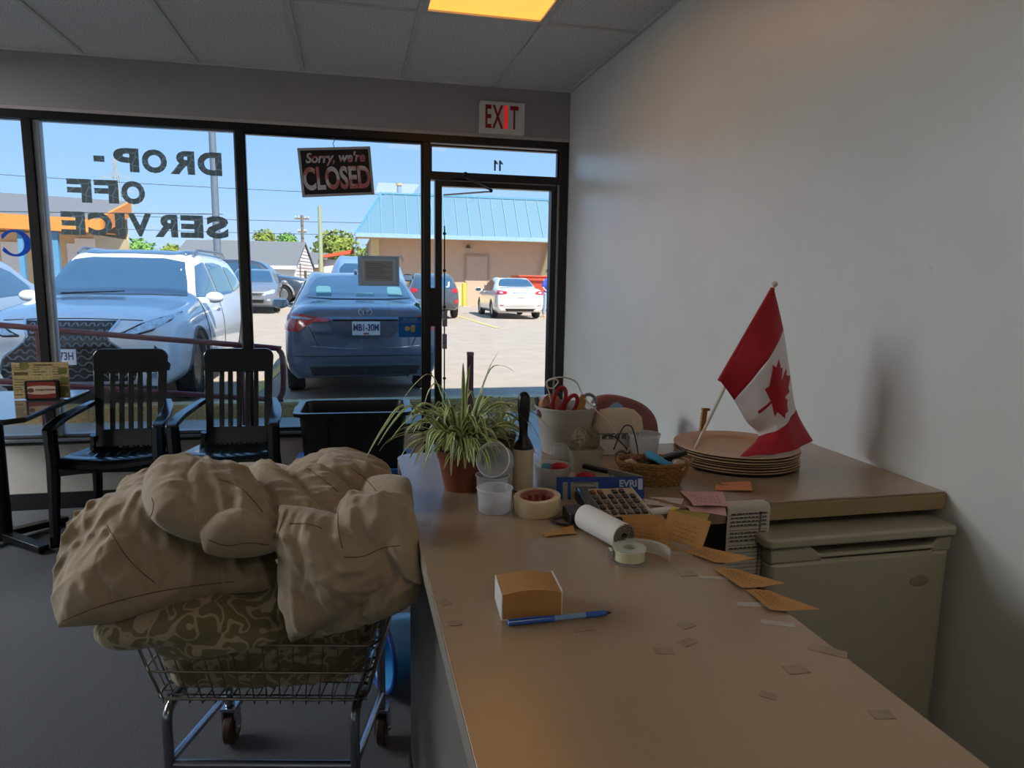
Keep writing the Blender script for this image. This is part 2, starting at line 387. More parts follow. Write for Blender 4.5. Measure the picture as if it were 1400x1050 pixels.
# ------------------------------------------------------------------ writing on the glass (seen from behind, so mirrored)
def vinyl(name, col, crack):
    m = bpy.data.materials.new(name); m.use_nodes = True; t = m.node_tree; b = t.nodes['Principled BSDF']
    tx = t.nodes.new('ShaderNodeTexCoord'); v = t.nodes.new('ShaderNodeTexVoronoi'); v.feature = 'DISTANCE_TO_EDGE'; v.inputs['Scale'].default_value = 17
    cr_ = t.nodes.new('ShaderNodeValToRGB'); t.links.new(tx.outputs['Object'], v.inputs['Vector']); t.links.new(v.outputs['Distance'], cr_.inputs['Fac'])
    cr_.color_ramp.elements[0].color = (*lin(crack), 1); cr_.color_ramp.elements[0].position = 0.018
    cr_.color_ramp.elements[1].color = (*lin(col), 1); cr_.color_ramp.elements[1].position = 0.035
    t.links.new(cr_.outputs[0], b.inputs['Base Color']); b.inputs['Roughness'].default_value = 0.7
    tl = t.nodes.new('ShaderNodeBsdfTranslucent'); gm = t.nodes.new('ShaderNodeGamma'); gm.inputs[1].default_value = 0.5; t.links.new(cr_.outputs[0], gm.inputs[0]); t.links.new(gm.outputs[0], tl.inputs[0])
    mx = t.nodes.new('ShaderNodeMixShader'); mx.inputs[0].default_value = 0.72
    t.links.new(b.outputs[0], mx.inputs[1]); t.links.new(tl.outputs[0], mx.inputs[2]); t.links.new(mx.outputs[0], t.nodes['Material Output'].inputs[0])
    return m
m_vin = vinyl('window_vinyl', '#8b958d', '#d6e4ea')
m_vblue = vinyl('blue_vinyl', '#1b5fc8', '#1b5fc8')
yl = YW + .0125
def letters(word, xr, xl, z0, z1, mat=None, par=win2):
    # one object per letter, mirrored; xr = right end (first letter), xl = left end
    n = len(word); wd_ = {'I': .42, '-': .5, '1': .5}
    tot = sum(wd_.get(c, 1.0) for c in word) + .16*(n-1); u = (xr - xl)/tot; x = xr
    for c in word:
        cw = u*wd_.get(c, 1.0)
        if c != ' ':
            h = z1 - z0
            t = text('letter', c, mat or m_vin, par, (x - cw/2, yl, (z0 + z1)/2), h*1.35, (math.pi/2, 0, 0), offset=h*.065, extrude=0.001, mirror=True)
            X = [v.co.x for v in t.data.vertices]; Y_ = [v.co.y for v in t.data.vertices]; fx, fy = cw*1.04/(max(X) - min(X)), h/(max(Y_) - min(Y_)); mx_, my_ = (max(X) + min(X))/2, (max(Y_) + min(Y_))/2
            for v in t.data.vertices: v.co.x = (v.co.x - mx_)*fx; v.co.y = (v.co.y - my_)*fy
        x -= cw + u*.16
letters('DROP', -.765, -1.365, 2.050, 2.188)
text('letter', '-', m_vin, win2, (-1.445, yl, 2.135), .2, (math.pi/2, 0, 0), offset=.008, sx=.9, mirror=True)
letters('OFF', -1.208, -1.625, 1.862, 1.998)
letters('SERVICE', -.742, -1.672, 1.672, 1.808)
# serif blue capital at the corner of the first pane, and the upright of the next one
def arc(cx_, cz_, rx, rz, a0, a1, n=18): return [(cx_ + rx*math.cos(rad(a0 + (a1-a0)*i/n)), cz_ + rz*math.sin(rad(a0 + (a1-a0)*i/n))) for i in range(n+1)]
cpoly = arc(-1.923, 1.615, .086, .078, 145, -145) + [(-1.984, 1.592)] + arc(-1.927, 1.615, .052, .064, -140, 140)[1:-1] + [(-1.990, 1.635)]
ob('letter', MB().prism(cpoly, yl - .001, yl + .001, 'y'), m_vblue, win1)
ob('letter', MB().prism([(-2.06, 1.54), (-2.012, 1.54), (-2.016, 1.555), (-2.024, 1.558), (-2.024, 1.672), (-2.016, 1.675), (-2.012, 1.69), (-2.06, 1.69)], yl - .001, yl + .001, 'y'), m_vblue, win1)
m_num = vinyl('number_decal', '#6d7f8c', '#6d7f8c')
for x_ in (.948, .982): ob('number', MB().prism([(x_ - .006, 2.164), (x_ + .006, 2.164), (x_ + .006, 2.212), (x_ + .020, 2.203), (x_ + .020, 2.213), (x_ + .004, 2.232), (x_ - .006, 2.232)], yl - .001, yl + .001, 'y'), m_num, win4)

# ------------------------------------------------------------------ signs on the shop front
t = thing('exit_sign', 'white exit sign with red letters above the glass door', 'exit sign', (.977, YW - .02, 2.483))
ob('housing', MB().box(-.147, .147, -.055, 0, -.10, .10), m_white, t, bev=.006)
ob('face_rim', MB().box(-.147, -.135, -.060, -.054, -.1, .1).box(.135, .147, -.060, -.054, -.1, .1).box(-.135, .135, -.060, -.054, .09, .1).box(-.135, .135, -.060, -.054, -.1, -.09), m_white, t, bev=.001)
m_exit = M('exit_red', '#7c1216', 0.5, emit='#c01018', estr=.02)
m_exitl = M('exit_red_lit', '#e02028', 0.5, emit='#ff2a2a', estr=.35)
for c, x_, mt in (('E', -.095, m_exit), ('X', -.032, m_exit), ('I', .022, m_exitl), ('T', .078, m_exit)):
    text('letter', c, mt, t, (x_, -.0565, -.002), .20, (math.pi/2, 0, 0), extrude=.0015, offset=.004, sx=.46 if c != 'I' else .8)

t = thing('closed_sign', 'black hanging window sign reading Sorry, we\'re CLOSED', 'sign', (-.078, YW - .05, 2.10), 0, rot=(0, rad(-4.5), 0))
ob('board', MB().box(-.222, .222, -.002, .002, -.148, .148), M('sign_border', '#a9acb0', .6), t)
ob('panel', MB().box(-.206, .206, -.0035, -.002, -.132, .132), M('sign_black', '#14100f', .45), t)
m_sgl = M('sign_letter', '#c9c2c0', .6, var=.05); 
def two_tone(name, a, b, sc):
    m = M(name, a, .6); r = [n for n in m.node_tree.nodes if n.type == 'VALTORGB'][0]
    r.color_ramp.elements[0].color = (*lin(a), 1); r.color_ramp.elements[1].color = (*lin(b), 1); r.color_ramp.elements[0].position = .47; r.color_ramp.elements[1].position = .56
    [n for n in m.node_tree.nodes if n.type == 'TEX_NOISE'][0].inputs['Scale'].default_value = sc
    return m
m_sg2 = two_tone('sign_letter_faded', '#c9c4c4', '#b3696a', 9)
text('lettering', "Sorry, we're", m_sg2, t, (0, -.0042, .083), .082, (math.pi/2, 0, 0), offset=.0025, shear=.25, sx=.88)
text('lettering', 'CLOSED', m_sg2, t, (0, -.0042, -.045), .185, (math.pi/2, 0, 0), offset=.006, sx=.60)
ob('hook', MB().tube(smooth_pts([(0, 0, .140), (0, -.003, .155), (-.004, -.003, .17), (.006, 0, .185), (.010, .01, .20), (.0, .018, .205), (-.008, .01, .198)], 4), .0022, 6), m_alu, t)

t = thing('window_notice', 'grey framed paper notice stuck on the pane beside the door', 'notice', (.177, YW - .004, 1.49), 0)
ring4 = lambda X, Z, x, z, y0, y1: MB().box(-X, -x, y0, y1, -Z, Z).box(x, X, y0, y1, -Z, Z).box(-x, x, y0, y1, -Z, -z).box(-x, x, y0, y1, z, Z)
ob('backing', ring4(.133, .097, .108, .078, -.006, 0), vinyl('notice_grey', '#b3bec0', '#b3bec0'), t, bev=.001)
ob('paper', MB().box(-.09, .09, -.005, -.002, -.064, .064), vinyl('notice_paper', '#a89c90', '#a89c90'), t)
ob('mat_border', ring4(.108, .078, .09, .064, -.0055, -.001), vinyl('notice_mat', '#cfcfc8', '#cfcfc8'), t)
for i in range(9): ob('print_line', MB().box(-.08, .02 + .05*((i*37) % 3)/2, -.0058, -.0050, .046 - i*.0115, .0485 - i*.0115), M('print_grey', '#6a625c', .8), t)
t = thing('window_sticker', 'dark blue square sticker with small figures low on the pane', 'sticker', (.379, YW + .002, 1.124))
ob('sheet', MB().box(-.076, .076, -.0008, .0008, -.068, .068), vinyl('sticker_blue', '#1f5f92', '#1f5f92'), t)
text('lettering', 'WE CARE', M('sticker_print', '#9fb4c0', .6), t, (0, -.0015, .050), .022, (math.pi/2, 0, 0))
text('lettering', 'thank you for your patience', M('sticker_print', '#9fb4c0', .6), t, (0, -.0015, .033), .012, (math.pi/2, 0, 0))
ob('emblem', MB().prism(rrect(-.035, -.002, -.028, .006, .014), -.0014, -.0007, 'y').prism(rrect(.004, .034, -.034, .012, .012), -.0014, -.0007, 'y'), M('sticker_gold', '#8f8a5a', .6, var=.4, vscale=70), t)
t = tag(ob('leaf_sticker', MB().prism([(.405, 1.27), (.43, 1.255), (.455, 1.235), (.445, 1.262), (.44, 1.28), (.42, 1.287)], YW + .0005, YW + .002, 'y'), M('sticker_teal', '#3f8f8c', .6)), 'small teal leaf-shaped sticker above the blue square sticker', 'sticker')
t = tag(ob('tape_strip', MB().prism([(.300, 1.585), (.325, 1.597), (.345, 1.565), (.33, 1.55), (.32, 1.575)], YW + .0005, YW + .002, 'y'), clear_plastic('tape_clear', '#e6eef2', .45)), 'crumpled clear tape at the top corner of the framed notice', 'tape')
# ------------------------------------------------------------------ outdoors: ground
m_walk = M('sidewalk_concrete', '#9d9c98', 0.9, var=0.10, vscale=5, bump=0.4, bscale=60)
m_lot = M('lot_asphalt_pale', '#a3978a', 0.95, var=0.08, vscale=2.5, bump=0.3, bscale=40)
m_curb = M('mossy_curb', '#a48c5c', 0.95, var=0.4, vscale=40, bump=0.8, bscale=90)
m_curbt = M('curb_top', '#b9ae8c', 0.9, var=0.2)
m_yel = M('yellow_line_paint', '#d2b670', 0.85, var=0.15)
struct('sidewalk', MB().box(-16, 14, YW + .1, 7.60, -.3, -.02), m_walk, smooth=0)
cb = struct('kerb', MB().box(-16, 14, 7.60, 7.80, -.3, .132), m_curb, bev=.02)
ob('kerb_top', MB().box(-16, 14, 7.615, 7.79, .132, .137), m_curbt, cb)
lm = MB(); gx = [-60, -40, -25, -15, -12, -9, -6, -3, 0, 3, 6, 10, 20, 40, 60]; gy = [7.80, 12, 18, 24, 30, 36, 45, 60, 90, 140]
lm.add([(x, y, lot_z(x, min(y, 45))) for y in gy for x in gx], [(j*len(gx)+i, j*len(gx)+i+1, (j+1)*len(gx)+i+1, (j+1)*len(gx)+i) for j in range(len(gy)-1) for i in range(len(gx)-1)])
lot = struct('parking_lot_ground', lm, m_lot)
def line(x0, y0, x1, y1, w_=.12):
    a = Vector((x0, y0, lot_z(x0, y0) + .006)); b = Vector((x1, y1, lot_z(x1, y1) + .006)); n = (b-a).cross(Vector((0,0,1))).normalized()*w_/2
    ob('parking_line', MB().add([a-n, a+n, b+n, b-n], [(0,1,2,3)]), m_yel, lot)
line(3.75, 26.5, 4.05, 19.6); line(7.05, 26.5, 6.9, 20.5); line(-1.05, 12.5, -1.2, 7.6); line(-4.2, 12.5, -4.3, 7.6); line(.4, 26.5, .6, 21); line(-2.1, 30, -2.0, 24)

# maroon guard rail in front of the parked cars, and the end post of the next one
m_mar = M('maroon_steel', '#5c2026', 0.45, var=0.15)
t = thing('guard_rail', 'maroon tubular guard rail outside in front of the white SUV', 'railing', (-1.9, 7.0, -.02))
ob('rail_loop', MB().tube([(-5.2, 7.0, 1.0), (-3.0, 7.0, .985)] + smooth_pts([(-2.0, 7.0, .885), (-.79, 7.0, .775), (-.685, 7.0, .745), (-.655, 7.0, .66), (-.655, 7.0, .40), (-.685, 7.0, .30), (-.79, 7.0, .275), (-2.0, 7.0, .385)], 5) + [(-3.0, 7.0, .485), (-5.2, 7.0, .56)], .026, 10), m_mar, t, w=True)
for x_, z_ in ((-1.02, .27), (-2.72, .44), (-5.0, .55)): ob('post', MB().cyl((x_, 7.0, -.02), (x_, 7.0, z_ + .5), .022, n=10), m_mar, t, w=True)
t = thing('guard_post', 'maroon square steel post standing outside behind the spider plant', 'post', (1.165, 7.0, -.02))
ob('post', MB().box(-.03, .03, -.03, .03, 0, .72), m_mar, t, bev=.004)
ob('post_cap_lit', MB().box(-.032, .032, -.032, .032, .70, .735), M('cap_sunlit', '#8a4a34', .7), t, bev=.004)  # sunlight on the post top, put into a brighter cap colour

# ------------------------------------------------------------------ vehicles
def pchip(xs_, ys_, xq):
    xs_ = np.array(xs_, float); ys_ = np.array(ys_, float); h = np.diff(xs_); d = np.diff(ys_)/h; n = len(xs_); m = np.zeros(n)
    for i in range(1, n-1):
        if d[i-1]*d[i] > 0: w1 = 2*h[i] + h[i-1]; w2 = h[i] + 2*h[i-1]; m[i] = (w1+w2)/(w1/d[i-1] + w2/d[i])
    m[0] = d[0]; m[-1] = d[-1]; out = np.zeros(len(xq))
    for q, x in enumerate(xq):
        i = min(max(np.searchsorted(xs_, x) - 1, 0), n-2); t = (x - xs_[i])/h[i]
        out[q] = (2*t**3-3*t*t+1)*ys_[i] + (t**3-2*t*t+t)*h[i]*m[i] + (-2*t**3+3*t*t)*ys_[i+1] + (t**3-t*t)*h[i]*m[i+1]
    return out
m_tire = M('tire_rubber', '#1b1b1d', 0.85, var=0.2)
m_rim = M('alloy_rim', '#9a9da2', 0.35, 0.7, var=0.05)
m_cglass = M('car_glass', '#22405a', 0.03, 0.0, 1.0, coat=1.0, var=0.05, ior=1.9)
m_cdark = M('car_trim_black', '#101113', 0.5, var=0.1)
m_lampr = M('tail_lamp_red', '#c01c22', 0.15, coat=1.0, var=0.1)
m_lampc = M('head_lamp_clear', '#b9c6d2', 0.1, 0.3, coat=1.0, var=0.3, vscale=30)
m_chrome = M('chrome', '#d0d4d8', 0.12, 1.0, var=0.02)
m_plate = M('plate_white', '#d4dbe4', 0.5, var=0.02)
m_plblue = M('plate_blue', '#26406e', 0.5)
SEDAN = [(-2.30,.44,.70,.70,.66,.86,.55,.94,.95),(-2.25,.30,.80,.68,.76,.92,.62,1.03,1.05),(-2.05,.24,.87,.65,.83,.95,.66,1.07,1.09),(-1.65,.22,.89,.62,.85,.94,.67,1.09,1.13),
 (-.90,.20,.89,.60,.85,.93,.58,1.38,1.43),(-.2,.20,.89,.60,.85,.91,.60,1.42,1.46),(.40,.20,.89,.58,.85,.90,.58,1.38,1.42),(1.20,.20,.89,.58,.84,.88,.68,.98,1.02),
 (1.65,.21,.88,.56,.82,.84,.62,.90,.93),(2.05,.22,.83,.52,.74,.76,.55,.80,.82),(2.25,.26,.70,.50,.60,.68,.45,.71,.72),(2.31,.36,.52,.48,.46,.60,.35,.62,.63)]
SUV = [(-2.42,.50,.75,.80,.70,1.0,.55,1.20,1.22),(-2.3,.36,.88,.78,.84,1.08,.62,1.40,1.44),(-1.9,.28,.94,.75,.88,1.10,.66,1.58,1.62),(-1.0,.26,.95,.72,.89,1.09,.66,1.64,1.69),
 (0,.26,.95,.72,.89,1.07,.66,1.65,1.70),(.5,.26,.95,.70,.89,1.05,.65,1.57,1.63),(1.25,.26,.95,.70,.88,1.03,.76,1.10,1.15),(1.7,.27,.95,.70,.88,1.0,.72,1.05,1.10),
 (2.1,.28,.93,.68,.84,.95,.66,1.00,1.04),(2.36,.28,.84,.65,.76,.88,.58,.92,.95),(2.47,.32,.70,.60,.64,.80,.50,.84,.86)]
class Car: pass
def build_body(tab, wheels, rw, paint, nsub=6, scale=(1,1,1)):
    T = np.array(tab, float); xs0 = T[:, 0]; xq = []
    for a, b in zip(xs0, xs0[1:]): xq += list(np.linspace(a, b, nsub, endpoint=False))
    xq.append(xs0[-1]); xq = np.array(xq); Q = [pchip(xs0, T[:, k], xq) for k in range(1, 9)]
    zlo, yw, zm, yb, zb, yt, zt, zc_ = Q; mb = MB(); rows = []
    for i, x in enumerate(xq):
        p = [(0, zlo[i]), (yw[i]*.86, zlo[i]), (yw[i]*.975, zlo[i] + .3*(zm[i]-zlo[i])), (yw[i], zm[i]), (yb[i], zb[i]), (yt[i], zt[i]), (yt[i]*.6, zt[i] + .8*(zc_[i]-zt[i])), (0, zc_[i])]
        up = smooth_pts([(a, b, 0) for a, b in p[1:]], 4); half = [Vector((0, zlo[i], 0))] + up
        full = [(h.x, h.y) for h in half] + [(-h.x, h.y) for h in half[-2:0:-1]]
        rows.append([(x*scale[0], a*scale[1], b*scale[2]) for a, b in full])
    n = len(rows[0]); vs_ = [p for r in rows for p in r]; fs = []
    for i in range(len(rows)-1):
        for k in range(n): fs.append((i*n+k, i*n+(k+1) % n, (i+1)*n+(k+1) % n, (i+1)*n+k))
    # closed, slightly domed end caps
    for r, s in ((0, -1), (len(rows)-1, 1)):
        cz = sum(p[2] for p in rows[r])/n; prev = [r*n + k for k in range(n)]
        for q, g in ((.88, .035), (.6, .06), (.25, .07)):
            st = len(vs_); vs_ += [(p[0] + s*g, p[1]*q, cz + (p[2]-cz)*q) for p in rows[r]]; cur = list(range(st, st+n))
            for k in range(n):
                f = (prev[k], prev[(k+1) % n], cur[(k+1) % n], cur[k]); fs.append(f if s > 0 else f[::-1])
            prev = cur
        c_ = len(vs_); vs_.append((rows[r][0][0] + s*.072, 0, cz))
        for k in range(n): f = (prev[k], prev[(k+1) % n], c_); fs.append(f if s > 0 else f[::-1])
    mb.add(vs_, fs); return mb
def car(name, label, tab, paint, loc, yaw, wheels=(-1.35, 1.35), rw=.325, scale=(1,1,1), group=None, cat='car'):
    t = thing(name, label, cat, loc, yaw, group); C = Car(); C.t = t; C.s = scale
    mb = build_body(tab, wheels, rw, paint, scale=scale)
    body = ob('body', mb, paint, t, smooth=40)
    cut = []
    for x in wheels:
        for s in (-1, 1):
            yo = max(r[2] for r in tab)*scale[1]
            c = ob('cutter', MB().cyl((x, s*(yo - .30), rw*1.0), (x, s*(yo + .2), rw*1.0), rw*1.14, n=28), m_cdark); cut.append(c)
            c.parent = t
            b = body.modifiers.new('arch', 'BOOLEAN'); b.object = c; b.solver = 'EXACT'
    bpy.context.view_layer.update(); applied(body)
    for c in cut: bpy.data.objects.remove(c)
    body.data.materials.clear(); body.data.materials.append(paint)
    body.data.polygons.foreach_set('material_index', [0]*len(body.data.polygons))
    body.data.shade_smooth(); body.data.set_sharp_from_angle(angle=rad(40))
    C.body = body; me = body.data
    C.bvh = BVHTree.FromPolygons([v.co.copy() for v in me.vertices], [tuple(p.vertices) for p in me.polygons])
    yo = max(r[2] for r in tab)*scale[1]
    for x in wheels:
        for s in (-1, 1):
            mat_ = Matrix.Translation((x, s*(yo - .115), rw)) @ Matrix.Rotation(-s*math.pi/2, 4, 'X')
            w_ = ob('wheel', MB().lathe([(rw*.62, -.09), (rw*.92, -.10), (rw, -.07), (rw, .07), (rw*.92, .10), (rw*.66, .09), (rw*.62, .06)], 32, closed=True, mat=mat_), m_tire, t)
            r_ = MB().lathe([(rw*.66, .075), (rw*.60, .085), (rw*.56, .05), (rw*.56, -.02), (0, -.02)], 28, mat=mat_)
            for k in range(5):
                a = 2*math.pi*k/5
                for da in (-.13, .13):
                    p = mat_ @ Vector((rw*.58*math.cos(a+da), rw*.58*math.sin(a+da), .07)); q = mat_ @ Vector((rw*.1*math.cos(a+da*3), rw*.1*math.sin(a+da*3), .06)); r_.bar(q, p, .03, .02, up=(0, 1, 0))
            r_.cyl(mat_ @ Vector((0, 0, 0)), mat_ @ Vector((0, 0, .07)), rw*.16, n=14)
            ob('rim', r_, m_rim, w_)
    return C
def panel(C, name, poly, axis, mat, off=.008, h=.06, parent=None, label=None, th=0.0):
    """a patch cut to the outline poly and laid on the body along the axis ('+x','-x','+y','-y','+z')"""
    s = -1 if axis[0] == '-' else 1; ax = axis[1]; P = [Vector((a, b)) for a, b in poly]; out = []
    for a, b in zip(P, P[1:] + P[:1]):
        k = max(1, int((b-a).length/h))
        out += [a + (b-a)*i/k for i in range(k)]
    mnx, mxx = min(p.x for p in P), max(p.x for p in P); mny, mxy = min(p.y for p in P), max(p.y for p in P)
    def inside(q):
        c = False
        for a, b in zip(P, P[1:] + P[:1]):
            if (a.y > q.y) != (b.y > q.y) and q.x < (b.x-a.x)*(q.y-a.y)/(b.y-a.y) + a.x: c = not c
        return c
    pts = list(out); y = mny + h*.5
    while y < mxy:
        x = mnx + h*.5
        while x < mxx:
            q = Vector((x, y))
            if inside(q) and min((q-o).length for o in out) > h*.35: pts.append(q)
            x += h
        y += h
    n = len(out); r = delaunay_2d_cdt(pts, [(i, (i+1) % n) for i in range(n)], [], 1, 1e-5)
    D = {'x': Vector((s,0,0)), 'y': Vector((0,s,0)), 'z': Vector((0,0,s))}[ax]; vs_ = []; ok = []
    for q in r[0]:
        o = {'x': Vector((0, q.x, q.y)), 'y': Vector((q.x, 0, q.y)), 'z': Vector((q.x, q.y, 0))}[ax] + D*6
        hit, nor, _, _ = C.bvh.ray_cast(o, -D)
        if hit is None: ok.append(False); vs_.append(o); continue
        if nor.dot(D) < 0: nor = -nor
        ok.append(True); vs_.append(hit + nor*off + D*th)
    fs = []
    for f in r[2]:
        if not all(ok[i] for i in f): continue
        c = sum((r[0][i] for i in f), Vector((0, 0)))/len(f)
        if not inside(c): continue
        nn = (vs_[f[1]]-vs_[f[0]]).cross(vs_[f[2]]-vs_[f[0]])
        fs.append(tuple(f) if nn.dot(D) > 0 else tuple(f)[::-1])
    return ob(name, MB().add(vs_, fs), mat, parent or C.t, smooth=180, label=label)
def mir(poly): return [(-a, b) for a, b in poly]
def line_on(C, pts, axis, r, off=.004):
    s = -1 if axis[0] == '-' else 1; ax = axis[1]; D = {'x': Vector((s,0,0)), 'y': Vector((0,s,0)), 'z': Vector((0,0,s))}[ax]; out = []
    for a, b in pts:
        o = {'x': Vector((0, a, b)), 'y': Vector((a, 0, b)), 'z': Vector((a, b, 0))}[ax] + D*6
        hit, nor, _, _ = C.bvh.ray_cast(o, -D)
        if hit is not None: out.append(hit + D*off)
    return MB().tube(out, r, 6) if len(out) > 1 else MB()
def surf(C, axis, a, b, off=0.0):
    s = -1 if axis[0] == '-' else 1; ax = axis[1]; D = {'x': Vector((s,0,0)), 'y': Vector((0,s,0)), 'z': Vector((0,0,s))}[ax]
    o = {'x': Vector((0, a, b)), 'y': Vector((a, 0, b)), 'z': Vector((a, b, 0))}[ax] + D*6
    hit, nor, _, _ = C.bvh.ray_cast(o, -D); return (hit if hit is not None else o - D*6) + D*off
def mirrors(C, x, y, z, mat, s=1.0):
    for q in (-1, 1):
        m = ob('wing_mirror', MB().ball((x, q*(y + .12*s), z), (.07*s, .125*s, .08*s), 14, 9).bar((x + .03, q*(y - .04), z - .05), (x, q*(y + .08), z - .02), .06, .04), mat, C.t, smooth=60)
        ob('mirror_glass', MB().box(x - .072*s, x - .062*s, q*(y + .12*s) - .09*s, q*(y + .12*s) + .09*s, z - .05*s, z + .05*s), m_cglass, m)
def sedan_glass(C, zs=1.0):
    sx_, sy, sz = C.s
    S = lambda pl: [(a*sx_, b*sz) for a, b in pl]; Y_ = lambda pl: [(a*sy, b*sz) for a, b in pl]
    panel(C, 'windshield', Y_([(-.66,1.01),(.66,1.01),(.60,1.2),(.53,1.375),(.3,1.395),(-.3,1.395),(-.53,1.375),(-.60,1.2)]), '+x', m_cglass)
    panel(C, 'rear_window', Y_([(-.63,1.145),(-.3,1.135),(.3,1.135),(.63,1.145),(.58,1.28),(.50,1.385),(.25,1.41),(-.25,1.41),(-.50,1.385),(-.58,1.28)]), '-x', m_cglass)
    for a in ('+y', '-y'):
        panel(C, 'side_window', S([(.98,.955),(.42,1.31),(.1,1.36),(.02,1.36),(.02,.96)]), a, m_cglass)
        panel(C, 'side_window', S([(-.06,.96),(-.06,1.36),(-.5,1.345),(-.85,1.27),(-1.18,1.07),(-1.1,.99)]), a, m_cglass)
def plate(C, axis, z, text_, y=0.0, ty=0.0, w_=.305, h_=.152, off=.012, mt=None):
    p = surf(C, axis, y, z, off); s = -1 if axis[0] == '-' else 1
    o = ob('number_plate', MB().box(p.x - .004, p.x + .004, y - w_/2, y + w_/2, z - h_/2, z + h_/2), mt or m_plate, C.t, bev=.002)
    if text_: text('plate_number', text_, m_plblue, o, (p.x + s*.0055, y + ty, z + .006), h_*.68, (math.pi/2, 0, rad(90*s)), offset=.003, sx=.70)
    return o

# white SUV with the big dark grille, nose towards the window
p_white = M('car_white', '#dfe6ee', 0.25, 0.0, 0.5, coat=1.0, var=0.01)
L = car('sport_utility_vehicle', 'large white SUV with dark mesh grille parked facing the shop window', SUV, p_white, (-2.60, 10.02, lot_z(-2.6, 10)), rad(-91.4), wheels=(-1.42, 1.42), rw=.375)
SUV_FRONT = L
panel(L, 'windshield', [(-.76,1.15),(-.4,1.165),(.4,1.165),(.76,1.15),(.71,1.32),(.63,1.545),(.4,1.585),(-.4,1.585),(-.63,1.545),(-.71,1.32)], '+x', m_cglass)
panel(L, 'roof_panel', [(.42,-.60),(.42,.60),(.2,.63),(-1.6,.62),(-1.75,.5),(-1.75,-.5),(-1.6,-.62),(.2,-.63)], '+z', M('roof_glass', '#16243a', .08, coat=1.0, spec=.9), off=.006)
for a in ('+y', '-y'):
    panel(L, 'side_window', [(1.0,1.14),(.46,1.50),(.15,1.55),(.05,1.55),(.05,1.13)], a, m_cglass)
    panel(L, 'side_window', [(-.03,1.13),(-.03,1.55),(-.6,1.56),(-1.0,1.53),(-1.0,1.15)], a, m_cglass)
    panel(L, 'side_window', [(-1.08,1.16),(-1.08,1.52),(-1.45,1.50),(-1.8,1.36),(-1.9,1.24)], a, m_cglass)
    ob('door_seam', line_on(L, [(.02, z) for z in np.linspace(.45, 1.12, 12)], a, .005, .001), m_cdark, L.t)
    ob('door_seam', line_on(L, [(1.0 - .15*(1 - (z-.45)/.7), z) for z in np.linspace(.45, 1.12, 12)], a, .005, .001), m_cdark, L.t)
    ob('door_handle', line_on(L, [(x, .98) for x in np.linspace(.12, .34, 5)], a, .016, .012), p_white, L.t)
    ob('wheel_arch_trim', line_on(L, [(1.42 + .435*math.cos(rad(t_)), .375 + .435*math.sin(rad(t_))) for t_ in range(0, 181, 10)], a, .02, .0), M('grey_trim', '#55585c', .6), L.t)
    ob('roof_rail', MB().tube([(.3, (.66 if a == '+y' else -.66), 1.64), (.1, (.67 if a == '+y' else -.67), 1.71), (-1.4, (.67 if a == '+y' else -.67), 1.72), (-1.65, (.66 if a == '+y' else -.66), 1.65)], .017, 8), m_alu, L.t)
gr = [(-.40,.93),(.40,.93),(.335,.80),(.36,.74),(.56,.58),(.60,.44),(.56,.36),(-.56,.36),(-.60,.44),(-.56,.58),(-.36,.74),(-.335,.80)]
g = panel(L, 'grille', gr, '+x', m_cdark, off=.012)
mesh = MB()
for k in range(9):
    z = .40 + k*.062; w_ = np.interp(z, [.36,.44,.58,.74,.80,.93], [.55,.59,.55,.35,.33,.39])
    pts = []
    for i in range(41):
        y = -w_ + 2*w_*i/40
        p = surf(L, '+x', y, z + (.020 if (i // 2 + k) % 2 else -.008), .018); pts.append(p)
    mesh.tube(pts, .0085, 5)
ob('grille_mesh', mesh, M('grille_grey', '#737b86', .35, .4), g)
for s in (1, -1):
    rim_ = [( s*y, z) for y, z in [(.42,.945),(.345,.80),(.37,.745),(.575,.585),(.62,.44)]]
    ob('grille_trim', line_on(L, [(Vector(a).lerp(Vector(b), i/8)[0], Vector(a).lerp(Vector(b), i/8)[1]) for a, b in zip(rim_, rim_[1:]) for i in range(8)], '+x', .012, .012), m_chrome, L.t)
    hl = [(s*a, b) for a, b in [(.42,.80),(.50,.835),(.62,.905),(.76,.955),(.865,1.00),(.83,.93),(.72,.845),(.55,.795)]]
    hp = panel(L, 'headlight', hl, '+x', m_lampc, off=.010, h=.04)
    ob('headlight_rim', line_on(L, hl + hl[:1], '+x', .010, .012), m_cdark, hp)
    panel(L, 'bumper_vent', [(s*a, b) for a, b in [(.735,.70),(.77,.66),(.85,.50),(.84,.44),(.79,.43),(.745,.55)]], '+x', m_cdark, off=.010, h=.04)
    panel(L, 'fog_trim', [(s*a, b) for a, b in [(.66,.42),(.78,.43),(.77,.38),(.66,.37)]], '+x', m_chrome, off=.012, h=.03)
ob('hood_seam', line_on(L, [(-.62 + 1.24*i/24, .955 - .02*abs(-1 + i/12)**2) for i in range(25)], '+x', .006, .002), m_cdark, L.t)
panel(L, 'lower_lip', [(-.62,.33),(.62,.33),(.60,.30),(-.60,.30)], '+x', m_cdark, off=.02, h=.04)
plate(L, '+x', .60, '73H', y=-.07, ty=.072, off=.035)
mirrors(L, .86, .905, 1.13, p_white, .85)
for w_ in L.t.children:
    for r_ in w_.children:
        if r_.name.startswith('rim'): r_.data.materials[0] = M('alloy_shaded', '#3a3d42', .35, .6)  # rims darkened to stand in for the shadow over the wheels
ob('wiper', line_on(L, [(-.55 + i*.05, 1.17 + .002*i) for i in range(14)], '+x', .012, .015), m_cdark, L.t)

